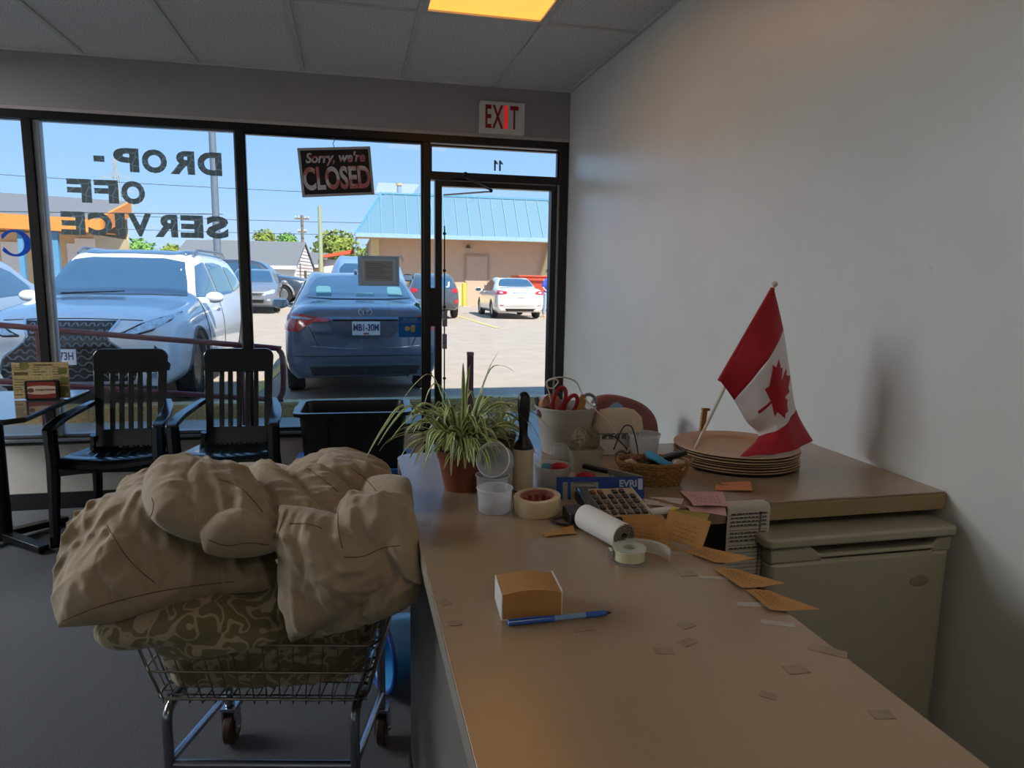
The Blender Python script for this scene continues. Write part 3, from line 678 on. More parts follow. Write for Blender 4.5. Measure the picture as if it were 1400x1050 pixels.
# grey-blue saloon seen from behind
p_blue = M('car_slate_blue', '#56677f', 0.3, 0.25, 0.5, coat=1.0, var=0.03)
K = car('saloon_car', 'slate blue saloon parked nose away, plate MB1-30M towards the window', SEDAN, p_blue, (0.02, 10.40, lot_z(0, 10)), rad(93.2), wheels=(-1.32, 1.38))
sedan_glass(K)
for s in (1, -1):
    tl = [(s*a, b) for a, b in [(.845,.985),(.70,.985),(.55,.955),(.37,.925),(.42,.905),(.55,.90),(.63,.86),(.70,.80),(.80,.79),(.865,.80),(.88,.88)]]
    tp = panel(K, 'tail_light', tl, '-x', m_lampr, off=.012, h=.035)
    panel(K, 'reversing_lamp', [(s*a, b) for a, b in [(.80,.955),(.68,.955),(.57,.935),(.60,.925),(.78,.93)]], '-x', m_lampc, off=.017, h=.03, parent=tp)
    panel(K, 'headrest', [(s*.52, 1.16), (s*.34, 1.16), (s*.345, 1.26), (s*.37, 1.275), (s*.49, 1.275), (s*.515, 1.26)], '-x', M('seat_teal', '#4f7f8c', .6), off=.011, h=.05)
    ob('seam', line_on(K, [(s*(.62 - .1*t_), .86 - .22*t_) for t_ in np.linspace(0, 1, 8)], '-x', .004, .002), m_cdark, K.t)
panel(K, 'parcel_shelf_box', [(-.17,1.16),(.05,1.16),(.05,1.20),(-.17,1.20)], '-x', M('seat_teal_pale', '#6f9a9f', .6), off=.011, h=.05)
panel(K, 'plate_recess', [(-.42,.92),(.42,.92),(.36,.80),(.26,.72),(-.26,.72),(-.36,.80)], '-x', M('car_slate_dark', '#3f4d60', .35, coat=.6), off=.006, h=.05)
ob('chrome_strip', line_on(K, [(-.36 + .03*i, .925) for i in range(25)], '-x', .010, .012), m_cdark, K.t)
pl = plate(K, '-x', .835, 'MB1-30M', off=.03)
ob('plate_sticker', MB().box(surf(K, '-x', 0, .835, .036).x - .001, surf(K, '-x', 0, .835, .036).x + .001, -.03, .03, .768, .785), M('sticker_red', '#a04a3c', .6), pl)
ob('seam', line_on(K, [(-.60 + .05*i, .64 - .035*math.cos((i-12)/12*1.4)) for i in range(25)], '-x', .006, .006), m_chrome, K.t)
ob('seam', line_on(K, [(-.84 + .07*i, .52) for i in range(25)], '-x', .004, .003), m_cdark, K.t)
panel(K, 'lower_bumper', [(-.62,.40),(.62,.40),(.58,.30),(-.58,.30)], '-x', M('bumper_dark', '#2a2e35', .6), off=.008)
ob('exhaust', MB().cyl((-2.2, -.5, .27), (-2.33, -.5, .265), .03, n=12), m_alu, K.t)
em = MB(); pe = surf(K, '-x', 0, 1.01, .012)
def ell(rx, rz, cz=0): return [(pe.x, rx*math.cos(2*math.pi*i/28), pe.z + cz + rz*math.sin(2*math.pi*i/28)) for i in range(28)]
em.tube(ell(.074, .050), .0042, 6, True).tube(ell(.024, .046, .002), .0036, 6, True).tube(ell(.054, .017, .026), .0036, 6, True)
ob('emblem', em, m_chrome, K.t)
pe2 = surf(K, '-x', .30, .80, .012)
text('badge', 'COROLLA', m_chrome, K.t, (pe2.x - .004, .47, .775), .05, (math.pi/2, 0, rad(-90)), extrude=.002)
mirrors(K, .72, .90, 1.0, p_blue)
ob('aerial', MB().ball((-.75, 0, 1.47), (.09, .03, .035), 12, 8), p_blue, K.t)

# other saloons further off
def tail(C, mat_l=None):
    for s in (1, -1):
        tp = panel(C, 'tail_light', [(s*a*C.s[1], b*C.s[2]) for a, b in [(.84,.99),(.68,1.0),(.48,.97),(.50,.89),(.70,.86),(.85,.87)]], '-x', m_lampr, off=.012, h=.05)
        panel(C, 'lamp_lens', [(s*a*C.s[1], b*C.s[2]) for a, b in [(.74,.965),(.64,.965),(.63,.90),(.74,.895)]], '-x', m_lampc, off=.018, h=.05, parent=tp)
def nose(C):
    for s in (1, -1):
        panel(C, 'headlight', [(s*a*C.s[1], b*C.s[2]) for a, b in [(.40,.68),(.55,.71),(.70,.77),(.76,.74),(.72,.64),(.50,.60)]], '+x', m_lampc, off=.012, h=.05)
        panel(C, 'fog_light', [(s*a*C.s[1], b*C.s[2]) for a, b in [(.50,.46),(.62,.47),(.61,.40),(.50,.40)]], '+x', m_lampc, off=.012, h=.05)
    panel(C, 'grille', [(-.40*C.s[1],.64*C.s[2]),(.40*C.s[1],.64*C.s[2]),(.36*C.s[1],.57*C.s[2]),(-.36*C.s[1],.57*C.s[2])], '+x', m_cdark, off=.012, h=.05)
    panel(C, 'air_intake', [(-.42*C.s[1],.44*C.s[2]),(.42*C.s[1],.44*C.s[2]),(.38*C.s[1],.34*C.s[2]),(-.38*C.s[1],.34*C.s[2])], '+x', m_cdark, off=.012, h=.05)
p_wh2 = M('car_white_warm', '#e4e0da', 0.25, coat=1.0, var=0.01)  # slightly warmer white than the SUV paint
W = car('saloon_car', 'white saloon parked across the lot by the red dumpster', SEDAN, p_wh2, (5.80, 26.3, lot_z(5.8, 26)), rad(89))
sedan_glass(W); tail(W); mirrors(W, .72, .90, 1.0, p_wh2)
plate(W, '-x', .84, '', off=.02); ob('chrome_strip', line_on(W, [(-.30 + .03*i, .925) for i in range(21)], '-x', .012, .012), m_chrome, W.t)
panel(W, 'lower_bumper', [(-.55,.38),(.55,.38),(.50,.29),(-.50,.29)], '-x', m_cdark, off=.008)
for s in (1, -1): panel(W, 'reflector', [(s*.60,.50),(s*.74,.51),(s*.73,.48),(s*.60,.475)], '-x', m_lampr, off=.01, h=.05)
p_gry = M('car_grey', '#7c8088', 0.3, 0.3, coat=1.0, var=0.03)
V = car('saloon_car', 'grey compact saloon facing the shop beyond the white SUV', SEDAN, p_gry, (-3.36, 26.8, lot_z(-3.36, 26.8)), rad(-86.6))
sedan_glass(V); nose(V); mirrors(V, .72, .90, 1.0, p_gry)
p_sil = M('car_silver_blue', '#9fb1c6', 0.3, 0.3, coat=1.0, var=0.02)
N = car('saloon_car', 'silver blue car at the far left edge beside the white SUV', SEDAN, p_sil, (-5.42, 10.6, lot_z(-5.4, 10.6)), rad(-91), scale=(1, 1, 1.1))
sedan_glass(N); nose(N); mirrors(N, .72, .90, 1.08, m_cdark)
# dark SUV side on, dark hatchback, pickup
def suv_glass(C, label=None):
    sx_, sy, sz = C.s; Y_ = lambda pl: [(a*sy, b*sz) for a, b in pl]; S = lambda pl: [(a*sx_, b*sz) for a, b in pl]
    panel(C, 'windshield', Y_([(-.76,1.15),(.76,1.15),(.63,1.545),(.4,1.585),(-.4,1.585),(-.63,1.545)]), '+x', m_cglass)
    panel(C, 'rear_window', Y_([(-.66,1.12),(.66,1.12),(.62,1.40),(.52,1.5),(-.52,1.5),(-.62,1.40)]), '-x', m_cglass)
    for a in ('+y', '-y'):
        panel(C, 'side_window', S([(1.0,1.14),(.46,1.50),(.15,1.55),(.05,1.55),(.05,1.13)]), a, m_cglass)
        panel(C, 'side_window', S([(-.03,1.13),(-.03,1.55),(-.6,1.56),(-1.0,1.53),(-1.0,1.15)]), a, m_cglass)
        panel(C, 'side_window', S([(-1.08,1.16),(-1.08,1.52),(-1.45,1.50),(-1.8,1.36),(-1.9,1.24)]), a, m_cglass)
p_navy = M('car_navy', '#39424f', 0.25, 0.2, coat=1.0, var=0.03)
U = car('sport_utility_vehicle', 'dark navy SUV standing side-on behind the grey compact saloon', SUV, p_navy, (-4.15, 31.5, lot_z(-4.1, 31.5)), rad(-4), wheels=(-1.42, 1.42), rw=.39, scale=(1, 1, 1.05))
suv_glass(U); mirrors(U, .86, .98, 1.2, m_cdark)
for s in (1, -1): panel(U, 'headlight', [(s*.45,.86),(s*.82,.96),(s*.86,.90),(s*.55,.80)], '+x', m_lampc, off=.01, h=.05)
ob('wheel_arch_trim', line_on(U, [(1.42 + .48*math.cos(rad(t_)), .39 + .48*math.sin(rad(t_))) for t_ in range(0, 181, 12)], '-y', .04, .0), M('grey_trim2', '#8f9296', .6), U.t)
p_dkg = M('car_dark_grey', '#4c545f', 0.3, 0.2, coat=1.0, var=0.03)
H = car('hatchback_car', 'dark grey hatchback parked nose away behind the door frame', SUV, p_dkg, (2.70, 25.6, lot_z(2.7, 25)), rad(90), wheels=(-1.30, 1.30), rw=.34, scale=(.86, .92, .90))
suv_glass(H); mirrors(H, .80, .90, 1.05, p_dkg)
for s in (1, -1): panel(H, 'tail_light', [(s*.80,1.02),(s*.60,1.0),(s*.56,.90),(s*.70,.86),(s*.82,.88)], '-x', m_lampr, off=.012, h=.05); panel(H, 'reflector', [(s*.66,.62),(s*.78,.66),(s*.78,.52),(s*.68,.50)], '-x', m_lampr, off=.012, h=.05)
plate(H, '-x', .80, '', off=.02)
B = car('pickup_truck', 'blue-roofed pickup standing behind the slate blue saloon', SUV, M('car_pale_blue', '#7795b8', .3, .2, coat=1.0), (.34, 18.6, lot_z(.3, 18)), rad(91), wheels=(-1.45, 1.45), rw=.39, scale=(1, 1, 1.10))
suv_glass(B); mirrors(B, .86, 1.02, 1.36, m_cdark, 1.3)
# ------------------------------------------------------------------ buildings, poles, trees
m_tan = M('tan_stucco', '#c9a98f', 0.9, var=0.05, vscale=3, bump=0.2)
m_tanl = M('tan_lower_lit', '#d8c48e', 0.9, var=0.05)
m_roofb = M('roof_metal_blue', '#587f94', 0.4, 0.0, 0.5, var=0.05, coat=.3)
m_orange = M('orange_board', '#d98740', 0.8, var=0.08)
m_shing = M('grey_shingle', '#6b6f74', 0.95, var=0.12, vscale=20, bump=0.5)
m_shing2 = M('green_grey_shingle', '#787e74', 0.95, var=0.1, vscale=20)
m_beige = M('beige_siding', '#cbb48c', 0.9, var=0.05)
m_bpost = M('blue_post', '#4f86ad', 0.7)
m_wside = M('white_siding', '#dcdfe0', 0.8, var=0.03)
m_dark = M('dark_window', '#2a3036', 0.2)
t = thing('shop_building', 'tan building with pale blue ribbed metal mansard roof across the lot', 'building', (5.5, 36.5, .05))
gz = .05
ob('wall', MB().box(1.0, 16, 36.5, 46, -.3, 3.5), m_tan, t, w=True)
ob('wall_lit_base', MB().box(1.0, 16, 36.46, 36.5, -.3, 1.05), m_tanl, t, w=True)  # lower wall coloured lighter to stand in for the sun on it
ob('pilaster_or_lit_band', MB().add([(9.30,36.2,gz),(10.0,36.2,gz),(10.75,36.2,3.4),(10.25,36.2,3.4),(9.30,36.5,gz),(10.0,36.5,gz),(10.75,36.5,3.4),(10.25,36.5,3.4)], [(0,1,2,3),(7,6,5,4),(0,3,7,4),(1,5,6,2),(0,4,5,1),(3,2,6,7)]), M('cream_lit_band', '#e8d3a0', .8), t, w=True)  # slanted band of sunlight, put in as a cream shape on the wall
ob('pilaster_or_lit_band', MB().box(1.0, 1.4, 36.38, 36.5, gz, 3.4), m_tanl, t, w=True)
d_ = ob('door', MB().box(5.84, 6.94, 36.44, 36.5, gz, 2.62), M('tan_door', '#c2a68f', .7), t, w=True, bev=.01)
ob('door_frame', MB().box(5.76, 5.84, 36.42, 36.5, gz, 2.70).box(6.94, 7.02, 36.42, 36.5, gz, 2.70).box(5.84, 6.94, 36.42, 36.5, 2.62, 2.70), M('tan_trim', '#a98e78', .7), d_, w=True)
ob('door_handle', MB().ball((6.84, 36.40, 1.15), .05, 10, 8), m_alu, d_, w=True)
ob('wall_lamp', MB().cyl((5.9, 36.36, 3.02), (5.9, 36.36, 3.18), .14, .07, 12).box(5.86, 5.94, 36.36, 36.5, 3.1, 3.2), M('lamp_brown', '#6e5a4a', .6), t, w=True)
ob('soffit', MB().box(.25, 16, 35.0, 36.5, 3.36, 3.44), M('soffit_tan', '#b39a80', .9), t, w=True)
ob('fascia', MB().box(.25, 16, 34.96, 35.02, 3.36, 3.56), M('fascia_blue', '#8fb2c2', .6), t, w=True)
x = .25; k = 0
while x < 15.5:
    x1 = x + .62; a = max(0, (.25 + 1.3 - x)/1.3); b = max(0, (.25 + 1.3 - x1)/1.3)     # hip at the left end
    ta, tb = 1 - a, 1 - b
    def rp(xx, tt): return (xx, 35.0 + 1.55*tt, 3.5 + 2.1*tt)
    q = [rp(x + .02, 0), rp(x1 - .02, 0), rp(x1 - .02, max(tb, .02)), rp(x + .02, max(ta, .02))]
    ob('roof_panel', MB().add(q + [(p[0], p[1] + .08, p[2] - .06) for p in q], [(0,1,2,3),(7,6,5,4),(0,4,5,1),(1,5,6,2),(2,6,7,3),(3,7,4,0)]), m_roofb, t, w=True, smooth=0)
    if tb > .05:
        ob('roof_seam', MB().bar(rp(x1, 0), rp(x1, tb), .035, .07), M('seam_blue', '#5d98b4', .5), t, w=True, smooth=0)
    x = x1; k += 1
ob('hip_panel', MB().add([(.25,35.0,3.5),(1.55,36.55,5.6),(1.55,46,5.6),(.25,46,3.5)], [(0,1,2,3)]), m_roofb, t, w=True)
ob('ridge_cap', MB().bar((1.5, 36.55, 5.62), (15.6, 36.55, 5.62), .12, .10).bar((.25, 35.0, 3.52), (1.55, 36.55, 5.62), .10, .08), M('seam_blue', '#5d98b4', .5), t, w=True)
ob('deck', MB().box(1.55, 15.6, 36.6, 46, 5.5, 5.56), m_shing, t, w=True)
ch = ob('vent_pipe', MB().cyl((2.52, 38, 5.5), (2.52, 38, 6.22), .12, n=12), m_bpost, t, w=True)
ob('vent_cap', MB().cyl((2.52, 38, 6.2), (2.52, 38, 6.32), .17, n=12), M('cap_tan', '#b79f7c', .7), ch, w=True)

def bollard():
    t = thing('bollard', 'yellow steel bollard in front of the tan building door', 'bollard', (5.36, 34.2, lot_z(5.4, 34)))
    ob('pipe', MB().lathe([(.11, 0), (.11, 1.08), (.08, 1.16), (0, 1.19)], 16), M('bollard_yellow', '#d8b93c', .6), t)
    ob('footing', MB().lathe([(.36, 0), (.34, .03), (.12, .035)], 18), m_walk, t)
bollard()
t = thing('dumpster', 'red dumpster behind the white saloon', 'dumpster', (8.35, 31.2, lot_z(6, 31)))
m_red = M('dumpster_red', '#c24a32', 0.6, var=0.1)
ob('bin', MB().add([(-1.05,-.6,.15),(1.05,-.6,.15),(1.05,.7,.15),(-1.05,.7,.15),(-1.15,-.8,1.5),(1.15,-.8,1.5),(1.15,.8,1.5),(-1.15,.8,1.5)], [(0,3,2,1),(0,1,5,4),(1,2,6,5),(2,3,7,6),(3,0,4,7),(4,5,6,7)]), m_red, t, bev=.02)
ob('lid', MB().box(-1.18, 1.18, -.85, .85, 1.5, 1.58), m_red, t, bev=.02); ob('rim_band', MB().box(-1.19, 1.19, -.86, -.80, 1.36, 1.46), m_red, t)
for s in (-.9, .9):
    for y_ in (-.5, .5): ob('caster', MB().cyl((s - .04, y_, .09), (s + .04, y_, .09), .09, n=14).box(s - .05, s + .05, y_ - .05, y_ + .05, .09, .17), m_cdark, t)

# person half hidden by the right door jamb
t = thing('person', 'person in blue shirt and pale jeans walking by the white saloon', 'person', (7.20, 25.6, lot_z(6, 25.6)), rad(20))
def tubes_body(name, chains, mat, parent, n=12):
    mb = MB()
    for pts, rs in chains: mb.tube(smooth_pts(pts, 4), list(np.interp(np.linspace(0, len(rs)-1, (len(pts)-1)*4+1), range(len(rs)), rs)), n)
    o = ob(name, mb, mat, parent, smooth=180)
    r = o.modifiers.new('r', 'REMESH'); r.mode = 'VOXEL'; r.voxel_size = .022; s = o.modifiers.new('s', 'SMOOTH'); s.iterations = 4; s.factor = .5
    bpy.context.view_layer.update(); applied(o); o.data.materials.clear(); o.data.materials.append(mat); o.data.shade_smooth(); return o
m_skin = M('skin', '#d8a58c', .6, var=.04)
tubes_body('body', [
    ([(0,0,.95),(0,0,1.15),(0,-.01,1.38),(0,-.01,1.47),(0,-.02,1.56)], [.14,.13,.15,.06,.055]),
    ([(0,-.02,1.55),(0,-.035,1.60),(0,-.03,1.70),(0,-.02,1.76)], [.055,.082,.092,.04]), ([(0,-.10,1.65),(0,-.135,1.625)], [.02,.014]),
    ([(-.085,-.02,1.66),(-.098,-.02,1.64)], [.02,.012]), ([(.085,-.02,1.66),(.098,-.02,1.64)], [.02,.012]),
    ([(.09,0,.92),(.10,-.06,.50),(.10,.02,.09)], [.095,.06,.042]), ([(-.09,0,.92),(-.10,.04,.50),(-.10,.14,.10)], [.095,.06,.042]),
    ([(.10,.05,.05),(.10,-.10,.035),(.10,-.17,.03)], [.04,.04,.025]), ([(-.10,.17,.06),(-.10,.04,.035),(-.10,-.02,.03)], [.04,.04,.025]),
    ([(.17,0,1.40),(.22,.02,1.12),(.21,-.09,.90)], [.055,.042,.03]), ([(-.17,0,1.40),(-.22,.03,1.13),(-.22,-.16,1.0)], [.055,.042,.03]),
    ([(.21,-.09,.90),(.205,-.12,.82)], [.032,.028]), ([(-.22,-.16,1.0),(-.20,-.24,.98)], [.032,.028])] +
    [([(.205 + .016*(k-1.5), -.12, .82), (.205 + .016*(k-1.5), -.14, .76 - .008*(1 if k in (1, 2) else 0))], [.012, .012]) for k in range(4)] + [([(.19,-.12,.86),(.17,-.15,.82)], [.012,.012])], m_skin, t)
tubes_body('shirt', [([(0,0,.90),(0,0,1.10),(0,-.005,1.38),(0,-.01,1.455)], [.175,.16,.17,.08]), ([(.13,0,1.40),(.20,.01,1.24),(.22,.02,1.14)], [.075,.068,.062]), ([(-.13,0,1.40),(-.20,.01,1.24),(-.22,.03,1.14)], [.075,.068,.062])], M('shirt_blue', '#3f57b8', .9, var=.1), t)
tubes_body('jeans', [([(.0,0,1.0),(.0,0,.90)], [.155,.155]), ([(.085,0,.92),(.10,-.06,.50),(.10,.02,.12)], [.115,.08,.066]), ([(-.085,0,.92),(-.10,.04,.50),(-.10,.14,.13)], [.115,.08,.066])], M('jeans_pale', '#9fb3c2', .9, var=.08), t)
tubes_body('hair', [([(0,.0,1.66),(0,.01,1.74),(0,-.03,1.785)], [.09,.098,.06])], M('hair_auburn', '#9a4a2e', .8, var=.2), t)
ob('eye', MB().ball((.032, -.112, 1.665), .011, 8, 6).ball((-.032, -.112, 1.665), .011, 8, 6), m_cdark, t)
ob('mouth', MB().ball((0, -.118, 1.595), (.024, .008, .006), 8, 6), m_red, t)

t = thing('low_building', 'orange-trimmed building with low grey roof beyond the left panes', 'building', (-12.5, 32, 0), 0)
def P3(*p): return tuple(p)
ob('wall', MB().box(-22, -9.95, 31.4, 35.98, -.3, 2.98), m_beige, t, w=True)
ob('roof_slope', MB().add([(-24,29.6,3.9),(-9.1,29.6,3.45),(-9.84,36,4.72),(-24,36,5.2)], [(0,1,2,3)]), m_shing, t, w=True)
ob('back_wall', MB().add([(-24,36,-.2),(-9.95,36,-.2),(-9.95,36,4.66),(-24,36,5.1)], [(0,1,2,3)]), m_beige, t, w=True)
ob('fascia', MB().add([(-24,29.55,3.92),(-9.08,29.55,3.44),(-9.08,29.55,2.95),(-24,29.55,3.25),(-24,29.8,3.92),(-9.08,29.8,3.44),(-9.08,29.8,2.95),(-24,29.8,3.25)], [(3,2,1,0),(4,5,6,7),(0,1,5,4),(2,3,7,6),(1,2,6,5)]), m_orange, t, w=True)
ob('gable_fascia', MB().bar((-9.08, 29.6, 3.22), (-9.8, 36.0, 4.40), .12, .62), m_orange, t, w=True)
ob('soffit', MB().add([(-24,29.6,3.2),(-9.08,29.6,2.97),(-8.74,31.4,2.97),(-24,31.4,3.2)], [(0,1,2,3)]), M('orange_soffit', '#c98a4a', .9), t, w=True)
for x_ in (-18.2, -15.0, -11.9, -10.75): ob('post', MB().box(x_ - .09, x_ + .09, 29.8, 30.0, -.1, 3.05), m_bpost, t, w=True)
for x_ in (-13.7, -12.9, -10.6): ob('window', MB().box(x_ - .3, x_ + .3, 31.34, 31.42, 1.2, 2.6), m_wside, t, w=True)
ob('white_panel', MB().box(-10.6, -9.9, 31.3, 31.4, .2, 2.8), m_wside, t, w=True)

def gable_house(label, x0, x1, y0, y1, ze, zr, wall, roof, z0=-.2, over=.25, win=(), rz=0, boards=0):
    t = thing('house', label, 'house', (x1, y0, 0), rz); x0 -= x1; y1 -= y0; x1 = y0 = 0; ym = y1/2
    ob('wall', MB().add([(x0,y0,z0),(x1,y0,z0),(x1,y1,z0),(x0,y1,z0),(x0,y0,ze),(x1,y0,ze),(x1,y1,ze),(x0,y1,ze),(x0,ym,zr-.06),(x1,ym,zr-.06)], [(0,1,5,4),(2,3,7,6),(1,2,6,9,5),(3,0,4,8,7)]), wall, t, smooth=0)
    for s, ya in ((1, y0 - over), (-1, y1 + over)):
        k = over*(zr-ze)/(ym-y0)
        q = [(x0-over, ya, ze-k), (x1+over*.4, ya, ze-k), (x1+over*.4, ym, zr), (x0-over, ym, zr)]
        ob('roof_slope', MB().add(q + [(a, b, c-.12) for a, b, c in q], [(0,1,2,3),(7,6,5,4),(0,4,5,1),(1,5,6,2),(2,6,7,3),(3,7,4,0)]), roof, t, smooth=0)
    ob('gutter', MB().box(x0-over, x1+over*.4, y0-over-.06, y0-over, ze-.32, ze-.12), m_wside, t)
    for (a, b, c, d) in win: ob('window', MB().box(x1 - .02, x1 + .06, a, b, c, d), m_dark, t)
    for k in range(boards):
        z = .15 + k*.2; g = 0 if z + .18 < ze else (z + .18 - ze)/(zr - ze)*ym
        if y1 - 2*g > .3: ob('siding_board', MB().add([(x1, y0 + g, z), (x1 + .035, y0 + g, z), (x1 + .035, y1 - g, z), (x1, y1 - g, z), (x1, y0 + g, z + .19), (x1 + .012, y0 + g, z + .19), (x1 + .012, y1 - g, z + .19), (x1, y1 - g, z + .19)], [(0,3,2,1),(4,5,6,7),(0,1,5,4),(1,2,6,5),(2,3,7,6)]), m_wside, t, smooth=0)
    return t
gable_house('grey-roofed garage with white siding gable beyond the parked cars', -9.6, -3.05, 42, 48, 2.15, 3.5, m_wside, m_shing, win=((2.6, 3.3, .9, 1.8),), rz=rad(-6), boards=16)
gable_house('green-grey roofed house rising behind the garage', -10.5, -3.6, 56, 62, 3.0, 4.15, m_wside, m_shing2)
gable_house('small grey house with shed roofs right of the garage', -2.75, -1.75, 52, 57, 2.4, 3.2, m_beige, m_shing, win=((1, 2, 1.2, 2.0),))
t = thing('red_shed', 'low orange-red flat roof building in front of the trees', 'building', (-.6, 43, 0))
ob('wall', MB().box(-1.55, .2, 43, 47, -.2, 2.45), m_wside, t, w=True)
ob('canopy', MB().add([(-1.75,42.6,2.5),(.2,42.6,2.82),(.2,47,2.92),(-1.75,47,2.6),(-1.75,42.6,2.66),(.2,42.6,3.06),(.2,47,3.16),(-1.75,47,2.76)], [(0,3,2,1),(4,5,6,7),(0,1,5,4),(1,2,6,5),(2,3,7,6),(3,0,4,7)]), M('canopy_orange', '#c85a38', .7), t, w=True)
ob('end_wall', MB().box(-1.85, -1.55, 42.8, 47, -.2, 2.45), M('brick_red', '#b0553a', .8), t, w=True)

# poles and wires
t = thing('lamp_post', 'tall grey lamp post rising behind the white SUV', 'lamp post', (-3.41, 20, .05))
ob('shaft', MB().tube([(0,0,0),(0,0,9)], [.10,.075], 14), M('galvanised', '#6f7c88', .5, .3), t); ob('arm', MB().tube([(0,0,8.9),(.3,-.3,9.1),(1.2,-1.2,9.2)], .04, 8), m_alu, t); ob('lamp_head', MB().ball((1.4,-1.4,9.2), (.35,.2,.08), 12, 8), m_alu, t)
def upole(label, x, y, h, r, mat, arms=()):
    t = thing('utility_pole', label, 'utility pole', (x, y, 0)); ob('shaft', MB().tube([(0,0,-.2),(0,0,h)], [r, r*.75], 10), mat, t)
    for z, w_ in arms:
        a = ob('crossarm', MB().box(-w_, w_, -.05, .05, z - .06, z + .06), mat, t)
        for q in (-.9, -.45, .45, .9): ob('insulator', MB().cyl((q*w_, 0, z + .06), (q*w_, 0, z + .2), .035, n=8), m_wside, a)
    return t
m_pole = M('pole_wood', '#7d7466', .9, var=.15); m_poleg = M('pole_greenish', '#9aa888', .9, var=.1)
upole('brown utility pole with two crossarms beyond the houses', -3.45, 55, 5.9, .13, m_pole, ((5.65, .50), (4.7, .3)))
upole('pale greenish wooden pole right of the houses', -1.62, 41, 5.3, .13, m_poleg)
t = thing('lattice_tower', 'faint lattice transmission tower behind the painted word', 'tower', (-17.2, 60, 0))
lt = MB()
for z in range(0, 10):
    w0 = .75 - .068*z; w1 = .75 - .068*(z+1)
    for sx_, sy_ in ((-1,-1),(1,-1),(1,1),(-1,1)):
        lt.bar((sx_*w0, sy_*w0, z), (sx_*w1, sy_*w1, z+1), .04, .04)
    lt.bar((-w0, -w0, z), (w1, -w1, z+1), .03, .03).bar((w0, -w0, z), (-w1, -w1, z+1), .03, .03)
for z, w_ in ((6.6, 1.5), (7.6, 1.3), (8.6, 1.1)): lt.bar((-w_, 0, z), (w_, 0, z), .05, .05).bar((-w_, 0, z), (0, 0, z+.35), .03, .03).bar((w_, 0, z), (0, 0, z+.35), .03, .03)
ob('lattice', lt, M('tower_steel', '#a3a89e', .6, .2), t, smooth=0)
m_wire = M('wire_black', '#3a434c', .7)
def wire(label, pts, r=.02):
    return tag(ob('overhead_wire', MB().tube(smooth_pts(pts, 6), r, 5), m_wire), label, 'wire', 'overhead wires above the houses')
def sag(x0, x1, y, z0, z1, s): return [(x0 + (x1-x0)*t_, y, z0 + (z1-z0)*t_ - s*4*t_*(1-t_)) for t_ in np.linspace(0, 1, 7)]
for lab, z, dz in (('topmost thin overhead wire crossing the blue sky', 8.2, -.5), ('overhead wire passing just above the brown utility pole crossarm', 5.72, 0), ('lowest overhead wire passing in front of the brown utility pole', 4.75, .1)):
    wire(lab, sag(-40, 12, 54.7, z + .4, z + dz, .5))
wire('overhead wire strung to the left over the orange building', sag(-30, -3.4, 21, 3.0, 3.1, .15), .012)

# trees: one crown mesh of leaf tufts and a trunk each
def tree(label, x, y, zc_, r, col, seed, squash=.8):
    rr = random.Random(seed); t = thing('tree', label, 'tree', (x, y, 0)); mb = MB()
    for k in range(900):
        v = Vector((rr.gauss(0, 1), rr.gauss(0, 1), rr.gauss(0, 1))).normalized(); q = r*(.55 + .5*rr.random())*(1 + .25*noise.noise(v*2.2 + Vector((seed, 0, 0))))
        c = Vector((v.x*q, v.y*q, zc_ + v.z*q*squash)); s = r*.11*(.6 + rr.random()); a = Vector((rr.gauss(0,1), rr.gauss(0,1), rr.gauss(0,1))).normalized(); b = a.cross(v if abs(a.dot(v)) < .95 else Vector((0,0,1))).normalized()
        mb.add([c - a*s, c + b*s*.6, c + a*s, c - b*s*.6], [(0,1,2,3)])
    mb.ball((0, 0, zc_), (r*.72, r*.72, r*.72*squash), 14, 10)
    ob('crown', mb, col, t, smooth=0); ob('trunk', MB().tube([(0,0,-.2),(.05,0,zc_)], [r*.09, r*.05], 8), m_pole, t)
g1 = M('leaf_olive', '#7d8c3c', .9, var=.5, vscale=2.5); g2 = M('leaf_yellow_green', '#9aa83c', .9, var=.4, vscale=2.5); g3 = M('leaf_green', '#6f9a4a', .9, var=.4, vscale=2.5)
tree('tall olive-green tree standing behind the red shed', -1.3, 66, 3.9, 2.1, g1, 3)
tree('yellow-green tree beside the blue mansard roof', 2.2, 60, 3.2, 1.5, g2, 4)
tree('small dull green round tree behind the green-grey roof', -8.0, 72, 4.9, 1.1, g1, 5)
tree('small bright green tree nearest the brown utility pole', -6.1, 74, 4.8, 1.1, g3, 6)
for k, (lab, x_, r_, c_) in enumerate((('yellow-green bushy tree just above the left side of the white SUV roof', -19.2, 1.15, g2), ('bright green bushy tree above the middle of the white SUV roof', -16.4, 1.3, g3), ('olive bushy tree between the lamp post and the bright green tree', -14.0, .9, g1), ('dull green tree touching the right side of the lamp post', -11.5, .7, g1))): tree(lab, x_, 62, 3.15, r_, c_, 10 + k)
struct('horizon_hills', MB().box(-120, 120, 139, 140, -2, 3.2), M('far_treeline', '#6f7f5e', .95, var=.3, vscale=.5), smooth=0)
